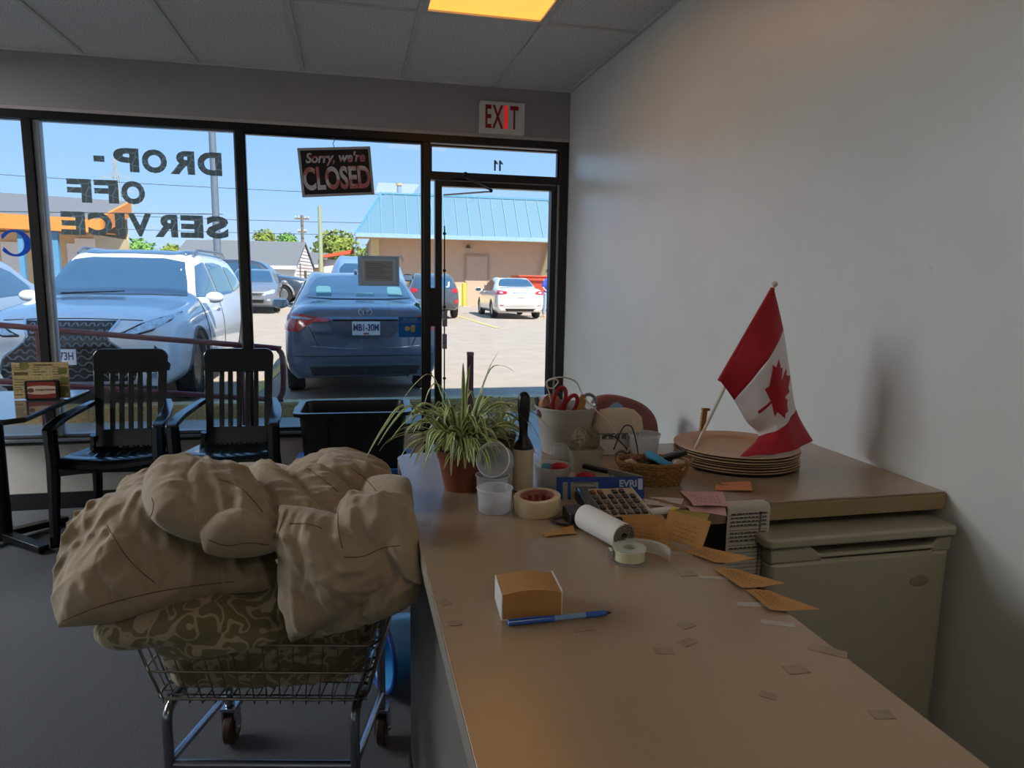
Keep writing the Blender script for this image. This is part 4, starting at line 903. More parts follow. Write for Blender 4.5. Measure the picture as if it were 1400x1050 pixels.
# ------------------------------------------------------------------ furniture by the window
m_chair = M('chair_dark_green', '#080c0c', 0.20, 0.0, 0.5, var=0.15, coat=.4)
def make_chair(label, loc, rz):
    # local: seat faces -y
    t = thing('plastic_armchair', label, 'chair', loc, rz, 'dark plastic armchairs under the window')
    # seat with slots: rim ring and slats
    S = []
    for y, w_, z in ((-.27,.235,.425),(-.255,.245,.445),(-.10,.245,.435),(.10,.225,.420),(.20,.205,.415)): S.append((y, w_, z))
    mb = MB(); g = []
    for y, w_, z in S: g.append([(w_*q, y - (.02*(1 - q*q) if y < -.2 else 0), z - .018*(1 - q*q)) for q in (-1, -.9, -.5, 0, .5, .9, 1)])
    mb.sheet(g, .022); ob('seat', mb, m_chair, t, smooth=60)
    sl = MB()
    for k in range(7): x_ = -.165 + .055*k; sl.box(x_ - .004, x_ + .004, -.20, .15, .437, .444)
    ob('seat_ribs', sl, m_chair, t)
    # back: rounded outline, stiles, six gaps between five slats; leans back
    def bp(x, z, d=0.0): k = (z - .42)/.58; return (x, .205 + .115*k + d, z)
    def bpoly(poly, d0, d1):
        n = len(poly); mb = MB(); return mb.add([bp(x, z, d0) for x, z in poly] + [bp(x, z, d1) for x, z in poly], [tuple(range(n)), tuple(range(2*n-1, n-1, -1))] + [((i+1) % n, i, i+n, (i+1) % n + n) for i in range(n)])
    top = [(-.198,.86),(.198,.86)] + [(.205 - .05 + .05*math.cos(rad(a)), .95 + .05*math.sin(rad(a))) for a in range(0, 91, 15)] + [(-.205 + .05 + .05*math.cos(rad(a)), .95 + .05*math.sin(rad(a))) for a in range(90, 181, 15)]
    back = ob('backrest', bpoly(top, -.012, .014), m_chair, t, bev=.004)
    ob('back_rail', bpoly([(-.188,.42),(.188,.42),(.190,.53),(-.190,.53)], -.012, .014), m_chair, back, bev=.003)
    for s in (-1, 1): ob('stile', bpoly([(s*.188,.52),(s*.148,.52),(s*.150,.87),(s*.199,.87)][::s], -.012, .014), m_chair, back, bev=.003)
    for k in range(5):
        x_ = -.1 + .05*k; ob('slat', bpoly([(x_ - .0135,.52),(x_ + .0135,.52),(x_ + .0145,.87),(x_ - .0145,.87)], -.009, .010), m_chair, back, bev=.003)
    for s in (-1, 1):
        ob('armrest', MB().add([q for p, w_, h in [((s*.205,.27,.70),.035,.03),((s*.238,.10,.685),.055,.028),((s*.258,-.08,.672),.062,.026),((s*.264,-.22,.655),.06,.026),((s*.262,-.275,.64),.056,.03)] for q in [(p[0]-w_/2,p[1],p[2]),(p[0]+w_/2,p[1],p[2]),(p[0]+w_/2,p[1],p[2]-h),(p[0]-w_/2,p[1],p[2]-h)]],
            [(i*4+k, i*4+(k+1) % 4, (i+1)*4+(k+1) % 4, (i+1)*4+k) for i in range(4) for k in range(4)] + [(3,2,1,0),(16,17,18,19)]), m_chair, t, bev=.006)
        ob('leg', MB().tube([(s*.260,-.255,.635),(s*.256,-.25,.46),(s*.262,-.262,.25),(s*.270,-.275,0)], [.034,.036,.030,.024], 4 if False else 8), m_chair, t)
        ob('leg', MB().tube([(s*.195,.22,.50),(s*.20,.235,.40),(s*.215,.27,.2),(s*.235,.31,0)], [.028,.032,.028,.022], 8), m_chair, t)
    ob('apron', MB().sheet([[(-.24,-.272,.43),(-.12,-.292,.425),(0,-.297,.422),(.12,-.292,.425),(.24,-.272,.43)],[(-.245,-.262,.38),(-.12,-.285,.395),(0,-.29,.40),(.12,-.285,.395),(.245,-.262,.38)]], .008), m_chair, t, smooth=60)
    return t
make_chair('dark plastic armchair with slatted back beside the dark table', (-1.298, 4.30, 0), rad(1))
make_chair('dark plastic armchair with slatted back beside the black storage totes', (-.692, 4.28, 0), rad(-1))

m_top = M('table_laminate_dark', '#2b2a2f', 0.10, 0.0, 0.5, coat=.6, var=.2, vscale=30)
t = thing('cafe_table', 'dark glossy cafe table on a black cross foot at the left edge', 'table', (-1.93, 4.13, 0))
ob('tabletop', MB().prism([(-.40,-.46),(.335,-.46),(.40,-.40),(.40,.45),(-.40,.45)], .735, .762), m_top, t, bev=.004)
ob('edge_band', MB().prism([(-.402,-.462),(.336,-.462),(.402,-.401),(.402,.452),(-.402,.452)], .737, .757), m_blk, t, bev=.002)
ob('column', MB().cyl((.08, 0, .04), (.08, 0, .735), .045, n=20), m_blk, t)
ob('top_plate', MB().box(-.1, .26, -.15, .15, .722, .735), m_blk, t, bev=.003)
for a in (8, 98, 188, 278):
    d = Vector((math.cos(rad(a-45)), math.sin(rad(a-45)), 0)); f = MB().bar(Vector((.08,0,.05)) + d*.03, Vector((.08,0,.028)) + d*.34, .055, .035); f.cyl(Vector((.08,0,0)) + d*.32, Vector((.08,0,.012)) + d*.32, .015, n=10); ob('foot', f, m_blk, t, bev=.003)

# menu card in its holder
def menu_mat():
    m = bpy.data.materials.new('menu_print'); m.use_nodes = True; q = m.node_tree; b = q.nodes['Principled BSDF']
    tx = q.nodes.new('ShaderNodeTexCoord'); w_ = q.nodes.new('ShaderNodeTexBrick'); w_.inputs['Scale'].default_value = 14
    w_.inputs['Color1'].default_value = (*lin('#b39a63'), 1); w_.inputs['Color2'].default_value = (*lin('#a58d5c'), 1); w_.inputs['Mortar'].default_value = (*lin('#c9b588'), 1)
    mp = q.nodes.new('ShaderNodeMapping'); mp.inputs['Rotation'].default_value = (math.pi/2, 0, 0)
    q.links.new(tx.outputs['Object'], mp.inputs[0]); q.links.new(mp.outputs[0], w_.inputs['Vector']); q.links.new(w_.outputs['Color'], b.inputs['Base Color']); b.inputs['Roughness'].default_value = .5
    return m
t = thing('menu_card', 'tan printed menu card standing upright on the dark table', 'menu', (-1.655, 4.255, .762), rad(3))
ob('card', MB().box(-.135, .135, 0, .003, .004, .202), menu_mat(), t)
m_ink = M('menu_ink', '#3c2f22', .8); m_ink2 = M('menu_brown', '#5e4126', .8); m_olive = M('menu_olive', '#6b6a34', .8, var=.4)
text('lettering', 'Crepe House', m_ink, t, (.012, -.0012, .190), .016, (math.pi/2, 0, 0))
pr = MB(); rr = random.Random(5)
for cx_, n in ((-.093, 12), (0, 12), (.093, 12)):
    for i in range(n):
        if rr.random() < .8: l_ = .03 + .035*rr.random(); z = .175 - i*.0135; pr.box(cx_ - .036, cx_ - .036 + l_, -.0008, 0, z, z + .003)
ob('print_lines', pr, m_ink, t, kind='stuff')
ob('picture', MB().prism(rrect(-.125, -.06, .135, .15, .003), -.001, 0, 'y'), m_ink2, t)
for x_, z in ((.105, .155), (.11, .10), (.108, .05), (.09, .03), (-.075, .185)): ob('picture', MB().prism(rrect(x_ - .022, x_ + .022, z - .018, z + .018, .008), -.001, 0, 'y'), m_olive, t)
t = thing('menu_holder', 'black and red block holder in front of the menu card', 'holder', (-1.645, 4.235, .762), rad(3))
ob('block', MB().prism(rrect(-.08, .08, .0, .107, .010), -.012, .014, 'y'), m_blk, t, bev=.002)
ob('face', MB().prism(rrect(-.066, .066, .010, .099, .006), -.0128, -.0118, 'y'), M('holder_red', '#7c2a1c', .45, var=.1), t)
ob('band', MB().prism([(-.066,.038)] + [(-.066 + .132*i/8, .033 - .006*math.sin(math.pi*i/8) + .004) for i in range(9)] + [(.066,.074)] + [(.066 - .132*i/8, .074 + .006*math.sin(math.pi*i/8)) for i in range(9)], -.0136, -.0126, 'y'), M('holder_cream', '#c4ab94', .5), t)
text('lettering', 'Crepe House', m_ink, t, (.016, -.0142, .058), .0165, (math.pi/2, 0, 0))
ob('emblem', MB().prism([(-.052 + .014*math.cos(i*math.pi/5)*(1 + .25*(i % 2)), .055 + .013*math.sin(i*math.pi/5)) for i in range(10)], -.0142, -.0134, 'y'), m_ink2, t)

# stacked totes
m_tote = M('tote_black', '#0b0c0f', 0.30, var=.2, coat=.2); m_toteb = M('tote_blue', '#154a94', 0.35, var=.1)
def tote(name, label, loc, rz, w_, d_, h, rim_mat, body_mat):
    t = thing(name, label, 'storage bin', loc, rz)
    def ring(x, y, z, r=.05): return [(px, py, z) for px, py in rrect(-x, x, -y, y, r)]
    lv = [ring(w_*.42, d_*.42, .0), ring(w_*.455, d_*.455, h*.92), ring(w_*.465, d_*.465, h*.985), ring(w_*.445, d_*.445, h*.985), ring(w_*.435, d_*.435, h*.9), ring(w_*.405, d_*.405, .012)]
    n = len(lv[0]); mb = MB(); mb.add([p for l_ in lv for p in l_], [(i*n+k, i*n+(k+1) % n, (i+1)*n+(k+1) % n, (i+1)*n+k) for i in range(5) for k in range(n)] + [tuple(range(n-1, -1, -1)), tuple(5*n + k for k in range(n))])
    b = ob('tub', mb, body_mat, t, smooth=40)
    lr = [ring(w_*.46, d_*.46, h*.94), ring(w_*.5, d_*.5, h*.935), ring(w_*.505, d_*.505, h), ring(w_*.46, d_*.46, h*1.005), ring(w_*.447, d_*.447, h)]
    mb = MB(); mb.add([p for l_ in lr for p in l_], [(i*n+k, i*n+(k+1) % n, ((i+1) % 5)*n+(k+1) % n, ((i+1) % 5)*n+k) for i in range(5) for k in range(n)])
    ob('rim', mb, rim_mat, t, smooth=50)
    for s in (-1, 1):
        for k in range(4): ob('rib', MB().bar((s*(w_*.15*(k-1.5))*1.0, -d_*.455, h*.3), (s*(w_*.15*(k-1.5)), -d_*.465, h*.9), .012, .012), body_mat, t) if s > 0 else None
        ob('handle', MB().box(s*w_*.505 - .012, s*w_*.505 + .012, -.07, .07, h*.86, h*.98), rim_mat, t, bev=.004)
    return t
tote('storage_tote', 'black storage tote with blue rim at the bottom of the stack', (.005, 4.235, 0), rad(-2), .70, .50, .355, m_toteb, m_tote)
tote('storage_tote', 'open black storage tote stacked on top below the window', (.005, 4.235, .352), rad(-2), .66, .46, .335, m_tote, m_tote)

t = thing('wash_tub', 'blue plastic tub standing on its side past the far counter end', 'tub', (.235, 2.40, .150), 0, rot=(0, rad(-90), rad(20)))
ob('bowl', MB().shell([(0, 0), (.095, 0), (.125, .16), (.135, .17)], .004, 30), M('tub_blue', '#2a7fb8', .35, var=.05), t, smooth=50)
ob('rim', MB().tube([(.138*math.cos(a), .138*math.sin(a), .172) for a in [i*math.pi/16 for i in range(32)]], .009, 8, True), M('tub_blue_dark', '#15458f', .4), t)

# red padded chair in the corner behind the counter
m_redc = M('vinyl_brick_red', '#7d463e', .5, var=.1, bump=.1); 
t = thing('padded_chair', 'brick red padded chair in the corner behind the counter', 'chair', (1.18, 2.75, 0), rad(8))
pl_ = [(p.x, p.y) for p in smooth_pts([(-.16,.58,0),(0,.575,0),(.17,.58,0),(.185,.72,0),(.17,.83,0),(.11,.90,0),(0,.945,0),(-.10,.955,0),(-.15,.925,0),(-.165,.80,0)], 5, True)]
ob('backrest', MB().prism(pl_, .10, .155, 'y'), m_redc, t, bev=.02, bseg=3)
ob('seat', MB().prism(rrect(-.21, .21, -.28, .14, .05), .42, .48), m_redc, t, bev=.015, bseg=3)
for sx_, sy_ in ((-.18,-.24),(.18,-.24),(-.18,.12),(.18,.12)): ob('leg', MB().cyl((sx_, sy_, 0), (sx_*.95, sy_*.95, .42), .013, n=10), m_chrome, t)
for s in (-.12, .12): ob('back_post', MB().tube(smooth_pts([(s, .05, .43), (s, .13, .47), (s, .165, .60), (s, .165, .75)], 4), .011, 8), m_chrome, t)

# ------------------------------------------------------------------ the wire laundry cart
m_wireb = M('cart_wire', '#8a7f72', .32, .9, var=.1); m_tubec = M('cart_tube_chrome', '#9a9ea6', .22, .95, var=.05)
cart = thing('laundry_cart', 'chrome wire laundry cart on casters heaped with bedding', 'cart', (-.245, 1.70, 0), rad(-12))
def ringp(x, y0, y1, z, r=.035): return [(a, b, z) for a, b in rrect(-x, x, y0, y1, r, 4)]
levels = [(.262,.022,.395,.397),(.283,.008,.412,.478),(.300,-.006,.424,.558),(.316,-.018,.436,.645)]
for (x_, y0, y1, z), r in zip(levels, (.0042, .0036, .0036, .0052)):
    ob('basket_rail', MB().tube(ringp(x_, y0, y1, z), r, 8, True), m_wireb, cart)
def wall_pt(side, u, k):           # u -1..1 along the side, level k
    x_, y0, y1, z = levels[k]
    return {'f': (u*(x_ - .02), y0, z), 'b': (u*(x_ - .02), y1, z), 'l': (-x_, (y0+y1)/2 + u*((y1-y0)/2 - .02), z), 'r': (x_, (y0+y1)/2 + u*((y1-y0)/2 - .02), z)}[side]
for side, n in (('f', 16), ('b', 16), ('l', 11), ('r', 11)):
    for k in range(n):
        u = -1 + 2*k/(n-1); p = [wall_pt(side, u, i) for i in (0, 1, 2, 3)]
        e_ = {'f': (0,.02,0), 'b': (0,-.02,0), 'l': (.02,0,0), 'r': (-.02,0,0)}[side]
        ob('basket_wire', MB().tube([tuple(a + b for a, b in zip(p[0], (e_[0], e_[1], -.010)))] + [(p[0][0], p[0][1], p[0][2] - .012)] + p, .0018, 5), m_wireb, cart)
bt = MB()
for k in range(16): x_ = -.24 + .48*k/15; bt.tube([(x_, .03, .388), (x_, .39, .388)], .0018, 5)
for k in range(6): y_ = .06 + .30*k/5; bt.tube([(-.25, y_, .384), (.25, y_, .384)], .0022, 5)
ob('basket_floor', bt, m_wireb, cart)
for s in (-1, 1):
    ob('front_leg', MB().tube(smooth_pts([(s*.235,.36,.370),(s*.235,.15,.370),(s*.235,.065,.370),(s*.235,.03,.358),(s*.235,.02,.33),(s*.235,.02,.24),(s*.235,.02,.115)], 5), .0125, 12), m_tubec, cart)
    ob('side_bar', MB().cyl((s*.235, .03, .225), (s*.235, .395, .175), .0115, n=12), m_tubec, cart)
    ob('rear_post', MB().tube([(s*.235,.405,.43),(s*.235,.405,.13)], .0125, 12), m_tubec, cart)
ob('cross_bar', MB().cyl((-.235, .025, .215), (.235, .025, .215), .0115, n=12), m_tubec, cart)
ob('cross_bar', MB().cyl((-.235, .36, .366), (.235, .36, .366), .011, n=12), m_tubec, cart)
m_wheel = M('caster_rubber_brown', '#3a2418', .5, var=.2)
for sx_, sy_ in ((-.235,.405),(.235,.405),(-.235,.02),(.235,.02)):
    y_ = sy_ + .01
    c = ob('caster', MB().box(sx_ - .022, sx_ + .022, y_ - .03, y_ + .03, .118, .128).box(sx_ - .022, sx_ - .016, y_ - .022, y_ + .022, .04, .125).box(sx_ + .016, sx_ + .022, y_ - .022, y_ + .022, .04, .125).cyl((sx_ - .026, y_, .05), (sx_ + .026, y_, .05), .006, n=10).cyl((sx_, y_, .12), (sx_, y_, .15), .012, n=12), m_tubec, cart, bev=.001)
    ob('wheel', MB().lathe([(.016, -.013), (.045, -.014), (.05, -.009), (.05, .009), (.045, .014), (.016, .013)], 26, mat=Matrix.Translation((sx_, y_, .05)) @ Matrix.Rotation(math.pi/2, 4, 'Y')), m_wheel, c)

# ------------------------------------------------------------------ bedding heaped in the cart
CRX, CRY, CRZ = Vector((.975, -.221, .015)), Vector((.221, .964, -.147)), Vector((.018, .147, .989))
PILLOWS = [    # corners of each stuffed pocket, its puff and the outward bow of its seams
([(-0.504,1.760,0.956), (-0.306,1.660,0.860), (-0.226,1.620,0.732), (-0.604,1.530,0.723)], 0.100, 0.13),
([(-0.644,1.740,0.850), (-0.484,1.740,0.957), (-0.360,1.530,0.786), (-0.605,1.540,0.723)], 0.075, 0.20),
([(-0.473,1.720,0.977), (-0.231,1.700,0.956), (-0.157,1.460,0.911), (-0.395,1.490,0.962)], 0.085, 0.12),
([(-0.590,1.980,0.916), (-0.276,2.000,0.916), (-0.252,1.800,0.888), (-0.564,1.800,0.878)], 0.050, 0.08),
([(-0.301,1.500,0.944), (-0.189,1.500,0.940), (-0.156,1.440,0.896), (-0.295,1.440,0.899)], 0.060, 0.14),
([(-0.347,1.620,0.836), (-0.191,1.620,0.820), (-0.161,1.580,0.748), (-0.328,1.580,0.744)], 0.060, 0.06),
([(-0.266,1.840,0.959), (-0.189,1.780,0.975), (-0.037,1.470,0.912), (-0.161,1.480,0.926)], 0.050, 0.08),
([(-0.204,1.820,0.954), (-0.064,1.800,0.933), (0.025,1.540,0.899), (-0.086,1.500,0.910)], 0.055, 0.10),
([(-0.152,1.460,0.983), (0.027,1.400,0.942), (0.092,1.340,0.864), (-0.134,1.420,0.700)], 0.090, 0.10),
([(-0.067,1.420,0.929), (0.076,1.360,0.918), (0.082,1.340,0.842), (-0.047,1.380,0.804)], 0.060, 0.14),
([(-0.049,1.440,0.808), (0.106,1.340,0.893), (0.087,1.360,0.777), (-0.087,1.460,0.684)], 0.050, 0.06),
([(-0.031,1.520,0.953), (0.111,1.430,0.999), (0.096,1.330,0.918), (-0.024,1.380,0.898)], 0.070, 0.14),
([(0.086,1.440,0.985), (0.114,1.370,0.981), (0.120,1.270,0.870), (0.066,1.320,0.890)], 0.035, 0.08),
([(0.018,1.380,0.845), (0.117,1.300,0.901), (0.116,1.320,0.814), (0.028,1.360,0.759)], 0.055, 0.12),
([(-0.185,2.000,0.916), (0.075,1.960,0.932), (0.086,1.680,0.923), (-0.156,1.720,0.924)], 0.060, 0.14),
([(-0.117,1.950,0.947), (0.031,1.950,0.949), (0.065,1.800,0.919), (-0.100,1.800,0.927)], 0.040, 0.20),
([(0.019,1.840,0.902), (0.126,1.620,0.976), (0.117,1.500,0.957), (0.020,1.550,0.933)], 0.045, 0.08),
([(-0.394,2.020,0.907), (-0.166,2.000,0.911), (-0.141,1.740,0.914), (-0.333,1.780,0.915)], 0.050, 0.08),]
PIN = {1:'z', 2:'z', 3:'z', 4:'z', 5:'z', 6:'z', 7:'y', 8:'y', 9:'y', 15:'z', 17:'z'}
def frame_of(L):
    A = rad(L[6]); return Vector(L[:3]), CRX*math.cos(A) + CRZ*math.sin(A), CRY, -CRX*math.sin(A) + CRZ*math.cos(A)
def lobe(mb, L, n=72, m=40, wr=1.0):
    # a stuffed, seamed pocket of cloth: puffy, with a pinched rim
    a, c, b, sd_ = L[3], L[4], L[5], L[7]; o, ex, ey, ez = frame_of(L); vs_ = []; fs = []; pin = PIN.get(sd_, '')
    q = lambda v, e_: math.copysign(abs(v)**e_, v)
    def P(t, f):
        d = Vector((math.cos(t)*math.cos(f), math.cos(t)*math.sin(f), math.sin(t)))
        p = Vector((a*q(d.x, .78), c*q(d.y, 1.12 if pin == 'y' else .85), b*q(d.z, 1.12 if pin == 'z' else .85)))
        r_ = .014*noise.noise(Vector((p.x*8 + sd_*7, p.y*8, p.z*14)))*min(a, b, c)/.1
        if L[7] < 20:
            for cpos in (-.36, .44): r_ -= .012*math.exp(-((p.x/a - cpos - .15*math.sin(p.z*22 + sd_))/.03)**2)*min(a, b, c)/.1
        p = p + d*(r_*wr)
        return o + ex*p.x + ey*p.y + ez*p.z
    vs_.append(P(-math.pi/2, 0))
    for i in range(1, m):
        for k in range(n): vs_.append(P(-math.pi/2 + math.pi*i/m, 2*math.pi*k/n))
    vs_.append(P(math.pi/2, 0)); Z = len(vs_) - 1
    for k in range(n):
        fs.append((0, 1 + (k+1) % n, 1 + k)); fs.append((Z, 1 + (m-2)*n + k, 1 + (m-2)*n + (k+1) % n))
        for i in range(m-2): fs.append((1+i*n+k, 1+i*n+(k+1) % n, 1+(i+1)*n+(k+1) % n, 1+(i+1)*n+k))
    mb.add(vs_, fs)
def pillow(mb, q, T, bow, sd_, n=76):
    A, B, C_, D = [Vector(p) for p in q]; N = (C_ - A).cross(D - B).normalized()
    if N.y > 0: N = -N
    W_ = ((B - A).length + (C_ - D).length)/2; H_ = ((D - A).length + (C_ - B).length)/2; du = ((B - A) + (C_ - D)).normalized(); dv = ((D - A) + (C_ - B)).normalized()
    def rg(v): return 1 - min(1, abs(v)*2.6)                 # rounded ridges with sharp valleys
    front = []; back = []
    for i in range(n+1):
        for j in range(n+1):
            a = -math.cos(math.pi*j/n); b = -math.cos(math.pi*i/n); a = .55*a + .45*(2*j/n - 1); b = .55*b + .45*(2*i/n - 1); u, v = (a+1)/2, (b+1)/2
            p = A.lerp(B, u).lerp(D.lerp(C_, u), v) + du*(a*bow*W_*.5*(1 - b*b)) + dv*(b*bow*H_*.5*(1 - a*a))
            prof = max(0, 1 - abs(a)**2.6)**.55*max(0, 1 - abs(b)**2.6)**.55
            # gathers that run in from the four seams, and long tension folds between opposite corners
            gz = 0; amp = .016*min(1, T/.08)
            for e_, (s_, d_, len_) in enumerate(((u*W_, v*H_, W_), (u*W_, (1-v)*H_, W_), (v*H_, u*W_, H_), (v*H_, (1-u)*W_, H_))):
                k = noise.noise(Vector((s_*24 + .25*d_*24*noise.noise(Vector((s_*9, d_*9, sd_))), d_*3.2, sd_*3.7 + e_*11)))
                gz += amp*(rg(k) - .62)*math.exp(-(d_/.07)**1.2)*1.25
            dg = (u*W_ - v*H_)*.7; ds = (u*W_ + v*H_)*.7; dr = dg if sd_ % 2 else ds
            f_ = noise.noise(Vector((dr*13, (ds if sd_ % 2 else dg)*3.0, sd_*5.1))); gz += amp*.85*(rg(f_) - .6)
            gz += .020*noise.noise(p*7.5 + Vector((sd_, 0, 0)))*min(1, T/.07) + .003*noise.noise(p*33) + .0045*(rg(noise.noise(Vector((dr*34, (ds if sd_ % 2 else dg)*9, sd_*2.3)))) - .6)
            st = -.010*math.exp(-((a - .12*math.sin(5*b + sd_) - (.15 if sd_ % 3 else -.3))/.022)**2)*min(1, T/.09) if W_ > .22 else 0
            z = T*prof + (gz + st)*min(1, prof*2.2)
            front.append(p + N*(z + .004)); back.append(p - N*(T*.75*prof + .004))
    m_ = n+1; K = m_*m_; fs = []
    for i in range(n):
        for j in range(n):
            c = (i*m_+j, i*m_+j+1, (i+1)*m_+j+1, (i+1)*m_+j); fs.append(c); fs.append(tuple(x + K for x in c[::-1]))
    ring = [j for j in range(m_)] + [i*m_+n for i in range(1, m_)] + [n*m_ + j for j in range(n-1, -1, -1)] + [i*m_ for i in range(n-1, 0, -1)]
    for x, y in zip(ring, ring[1:] + ring[:1]): fs.append((y, x, x+K, y+K))
    # orient outward
    f0 = fs[2*(n//2*n + n//2)]; nn = (front[f0[1]] - front[f0[0]]).cross(front[f0[2]] - front[f0[0]])
    if nn.dot(N) < 0: fs = [f[::-1] for f in fs]
    mb.add(front + back, fs)
def fused(name, mb, mat, parent, vox, it=2):
    o = ob(name, mb, mat, parent, smooth=180)
    r = o.modifiers.new('r', 'REMESH'); r.mode = 'VOXEL'; r.voxel_size = vox; s = o.modifiers.new('s', 'SMOOTH'); s.iterations = it; s.factor = .5
    bpy.context.view_layer.update(); applied(o); o.data.materials.clear(); o.data.materials.append(mat); o.data.shade_smooth(); return o
m_comf = M('comforter_cotton', '#9f8d72', .85, var=.04, vscale=8, bump=.9, bscale=17, sheen=.25)
mb = MB()
for k, (q, T_, bow) in enumerate(PILLOWS): pillow(mb, q, T_, bow, k + 1)
lobe(mb, (-.24,1.79,.84, .27,.15,.09, 0, 19)); lobe(mb, (.0,1.60,.84, .10,.17,.10, 0, 20))
o = fused('comforter', mb, m_comf, None, .0046, 1); tag(o, 'rumpled beige down comforter piled on top of the laundry cart', 'comforter')
SEAMS = [[(-0.308,1.150,1.103), (-0.306,1.150,1.093), (-0.309,1.150,1.078), (-0.318,1.150,1.068)], [(-0.318,1.150,1.068), (-0.276,1.150,1.063), (-0.232,1.150,1.065), (-0.192,1.150,1.068), (-0.156,1.150,1.077)], [(-0.374,1.150,1.063), (-0.352,1.150,1.015), (-0.332,1.150,0.986), (-0.311,1.150,0.964)], [(-0.447,1.150,0.912), (-0.392,1.150,0.932), (-0.320,1.150,0.947), (-0.253,1.150,0.954), (-0.194,1.150,0.956)], [(-0.111,1.150,1.068), (-0.124,1.150,1.028), (-0.132,1.150,0.988), (-0.131,1.150,0.946), (-0.121,1.150,0.903), (-0.105,1.150,0.868)], [(-0.020,1.150,0.984), (0.012,1.150,0.984), (0.045,1.150,0.996), (0.072,1.150,0.998)], [(-0.105,1.150,1.048), (-0.077,1.150,1.046), (-0.054,1.150,1.037)], [(-0.028,1.150,1.063), (-0.028,1.150,1.032), (-0.022,1.150,1.000)], [(-0.229,1.150,1.029), (-0.202,1.150,1.018), (-0.169,1.150,1.020), (-0.138,1.150,1.014)], [(-0.209,1.150,1.128), (-0.176,1.150,1.111), (-0.145,1.150,1.070)], [(-0.075,1.150,1.140), (-0.052,1.150,1.121), (-0.027,1.150,1.098)], [(-0.006,1.150,1.137), (0.018,1.150,1.117), (0.035,1.150,1.095)]]
# stitched seams lie in the hollows of the cloth
ev = BVHTree.FromPolygons([v.co.copy() for v in o.data.vertices], [tuple(p.vertices) for p in o.data.polygons]); EYE = Vector((0, 0, 1.447)); m_stitch = M('seam_thread', '#66563f', .9)
for s_ in SEAMS:
    P_ = []
    for p in smooth_pts(s_, 10):
        hit, nor, _, _ = ev.ray_cast(EYE, (p - EYE).normalized())
        if hit is not None and (not P_ or (hit - P_[-1]).length < .03): P_.append(hit + nor*.0002)
    if len(P_) > 3: ob('seam', MB().tube(P_, .0011, 5), m_stitch, o)
def swirl_mat():
    m = bpy.data.materials.new('swirl_fabric'); m.use_nodes = True; q = m.node_tree; b = q.nodes['Principled BSDF']
    tx = q.nodes.new('ShaderNodeTexCoord'); n = q.nodes.new('ShaderNodeTexNoise'); n.inputs['Scale'].default_value = 19; n.inputs['Detail'].default_value = 0; n.inputs['Distortion'].default_value = 1.3
    r = q.nodes.new('ShaderNodeValToRGB'); e_ = r.color_ramp.elements; e_[0].position = .415; e_[0].color = (*lin('#746a48'), 1); e_[1].position = .435; e_[1].color = (*lin('#a8987a'), 1)
    x = e_.new(.56); x.color = (*lin('#a8987a'), 1); x = e_.new(.58); x.color = (*lin('#746a48'), 1)
    q.links.new(tx.outputs['Object'], n.inputs['Vector']); q.links.new(n.outputs['Fac'], r.inputs['Fac']); q.links.new(r.outputs['Color'], b.inputs['Base Color']); b.inputs['Roughness'].default_value = .9; b.inputs['Sheen Weight'].default_value = .2
    return m
m_swirl = swirl_mat()
mb = MB(); n = 60; m_ = 26; vs_ = []; fs = []
Rc = MW[cart.name]
for i in range(m_ + 1):
    v = i/m_; z = .399 + .262*v; k = np.interp(z, [.397,.478,.558,.645,.70], [0,1,2,3,3.2]); 
    for j in range(n):
        a = 2*math.pi*j/n; q = lambda w_: math.copysign(abs(w_)**.26, w_)
        hx = np.interp(k, [0,1,2,3,4], [.262,.283,.300,.316,.32]) - .012; y0 = np.interp(k, [0,1,2,3,4], [.025,.008,-.006,-.018,-.02]) + .012; y1 = np.interp(k, [0,1,2,3,4], [.395,.412,.424,.436,.44]) - .012
        s = .985
        nx = noise.noise(Vector((math.cos(a)*3, math.sin(a)*3, z*22)))*.014 - .008*abs(math.sin(z*70 + 3*noise.noise(Vector((a, z*9, 2)))))
        px = q(math.cos(a))*hx*s; py = (y0+y1)/2 + q(math.sin(a))*(y1-y0)/2*s
        rise = .035*math.cos(a*.5 + 1.3)*(1 - v) if v < .3 else 0
        vs_.append(Rc @ Vector((px*(1 + nx*2.2) + 0, py + (q(math.sin(a))*nx), z + .004 + (max(0, px - .08)*.22*(1-v) if v < .5 else 0))))
for i in range(m_):
    for j in range(n): fs.append((i*n+j, i*n+(j+1) % n, (i+1)*n+(j+1) % n, (i+1)*n+j))
fs.append(tuple(m_*n + j for j in range(n))); fs.append(tuple(range(n-1, -1, -1)))
mb.add(vs_, fs)
QL = [(-.385,1.600,.690, .172,.115,.050, 6, 21), (-.27,1.585,.655, .165,.10,.036, 10, 22), (-.15,1.60,.705, .07,.08,.07, 20, 23)]
lobe(mb, (-.385,1.600,.690, .172,.115,.050, 6, 21), wr=1.2); lobe(mb, (-.27,1.585,.655, .165,.10,.036, 10, 22), wr=1.2); lobe(mb, (-.15,1.60,.705, .07,.08,.07, 20, 23))
o = fused('patterned_quilt', mb, m_swirl, None, .010, 2); tag(o, 'olive and beige swirl-patterned quilt stuffed inside the wire cart basket', 'quilt')
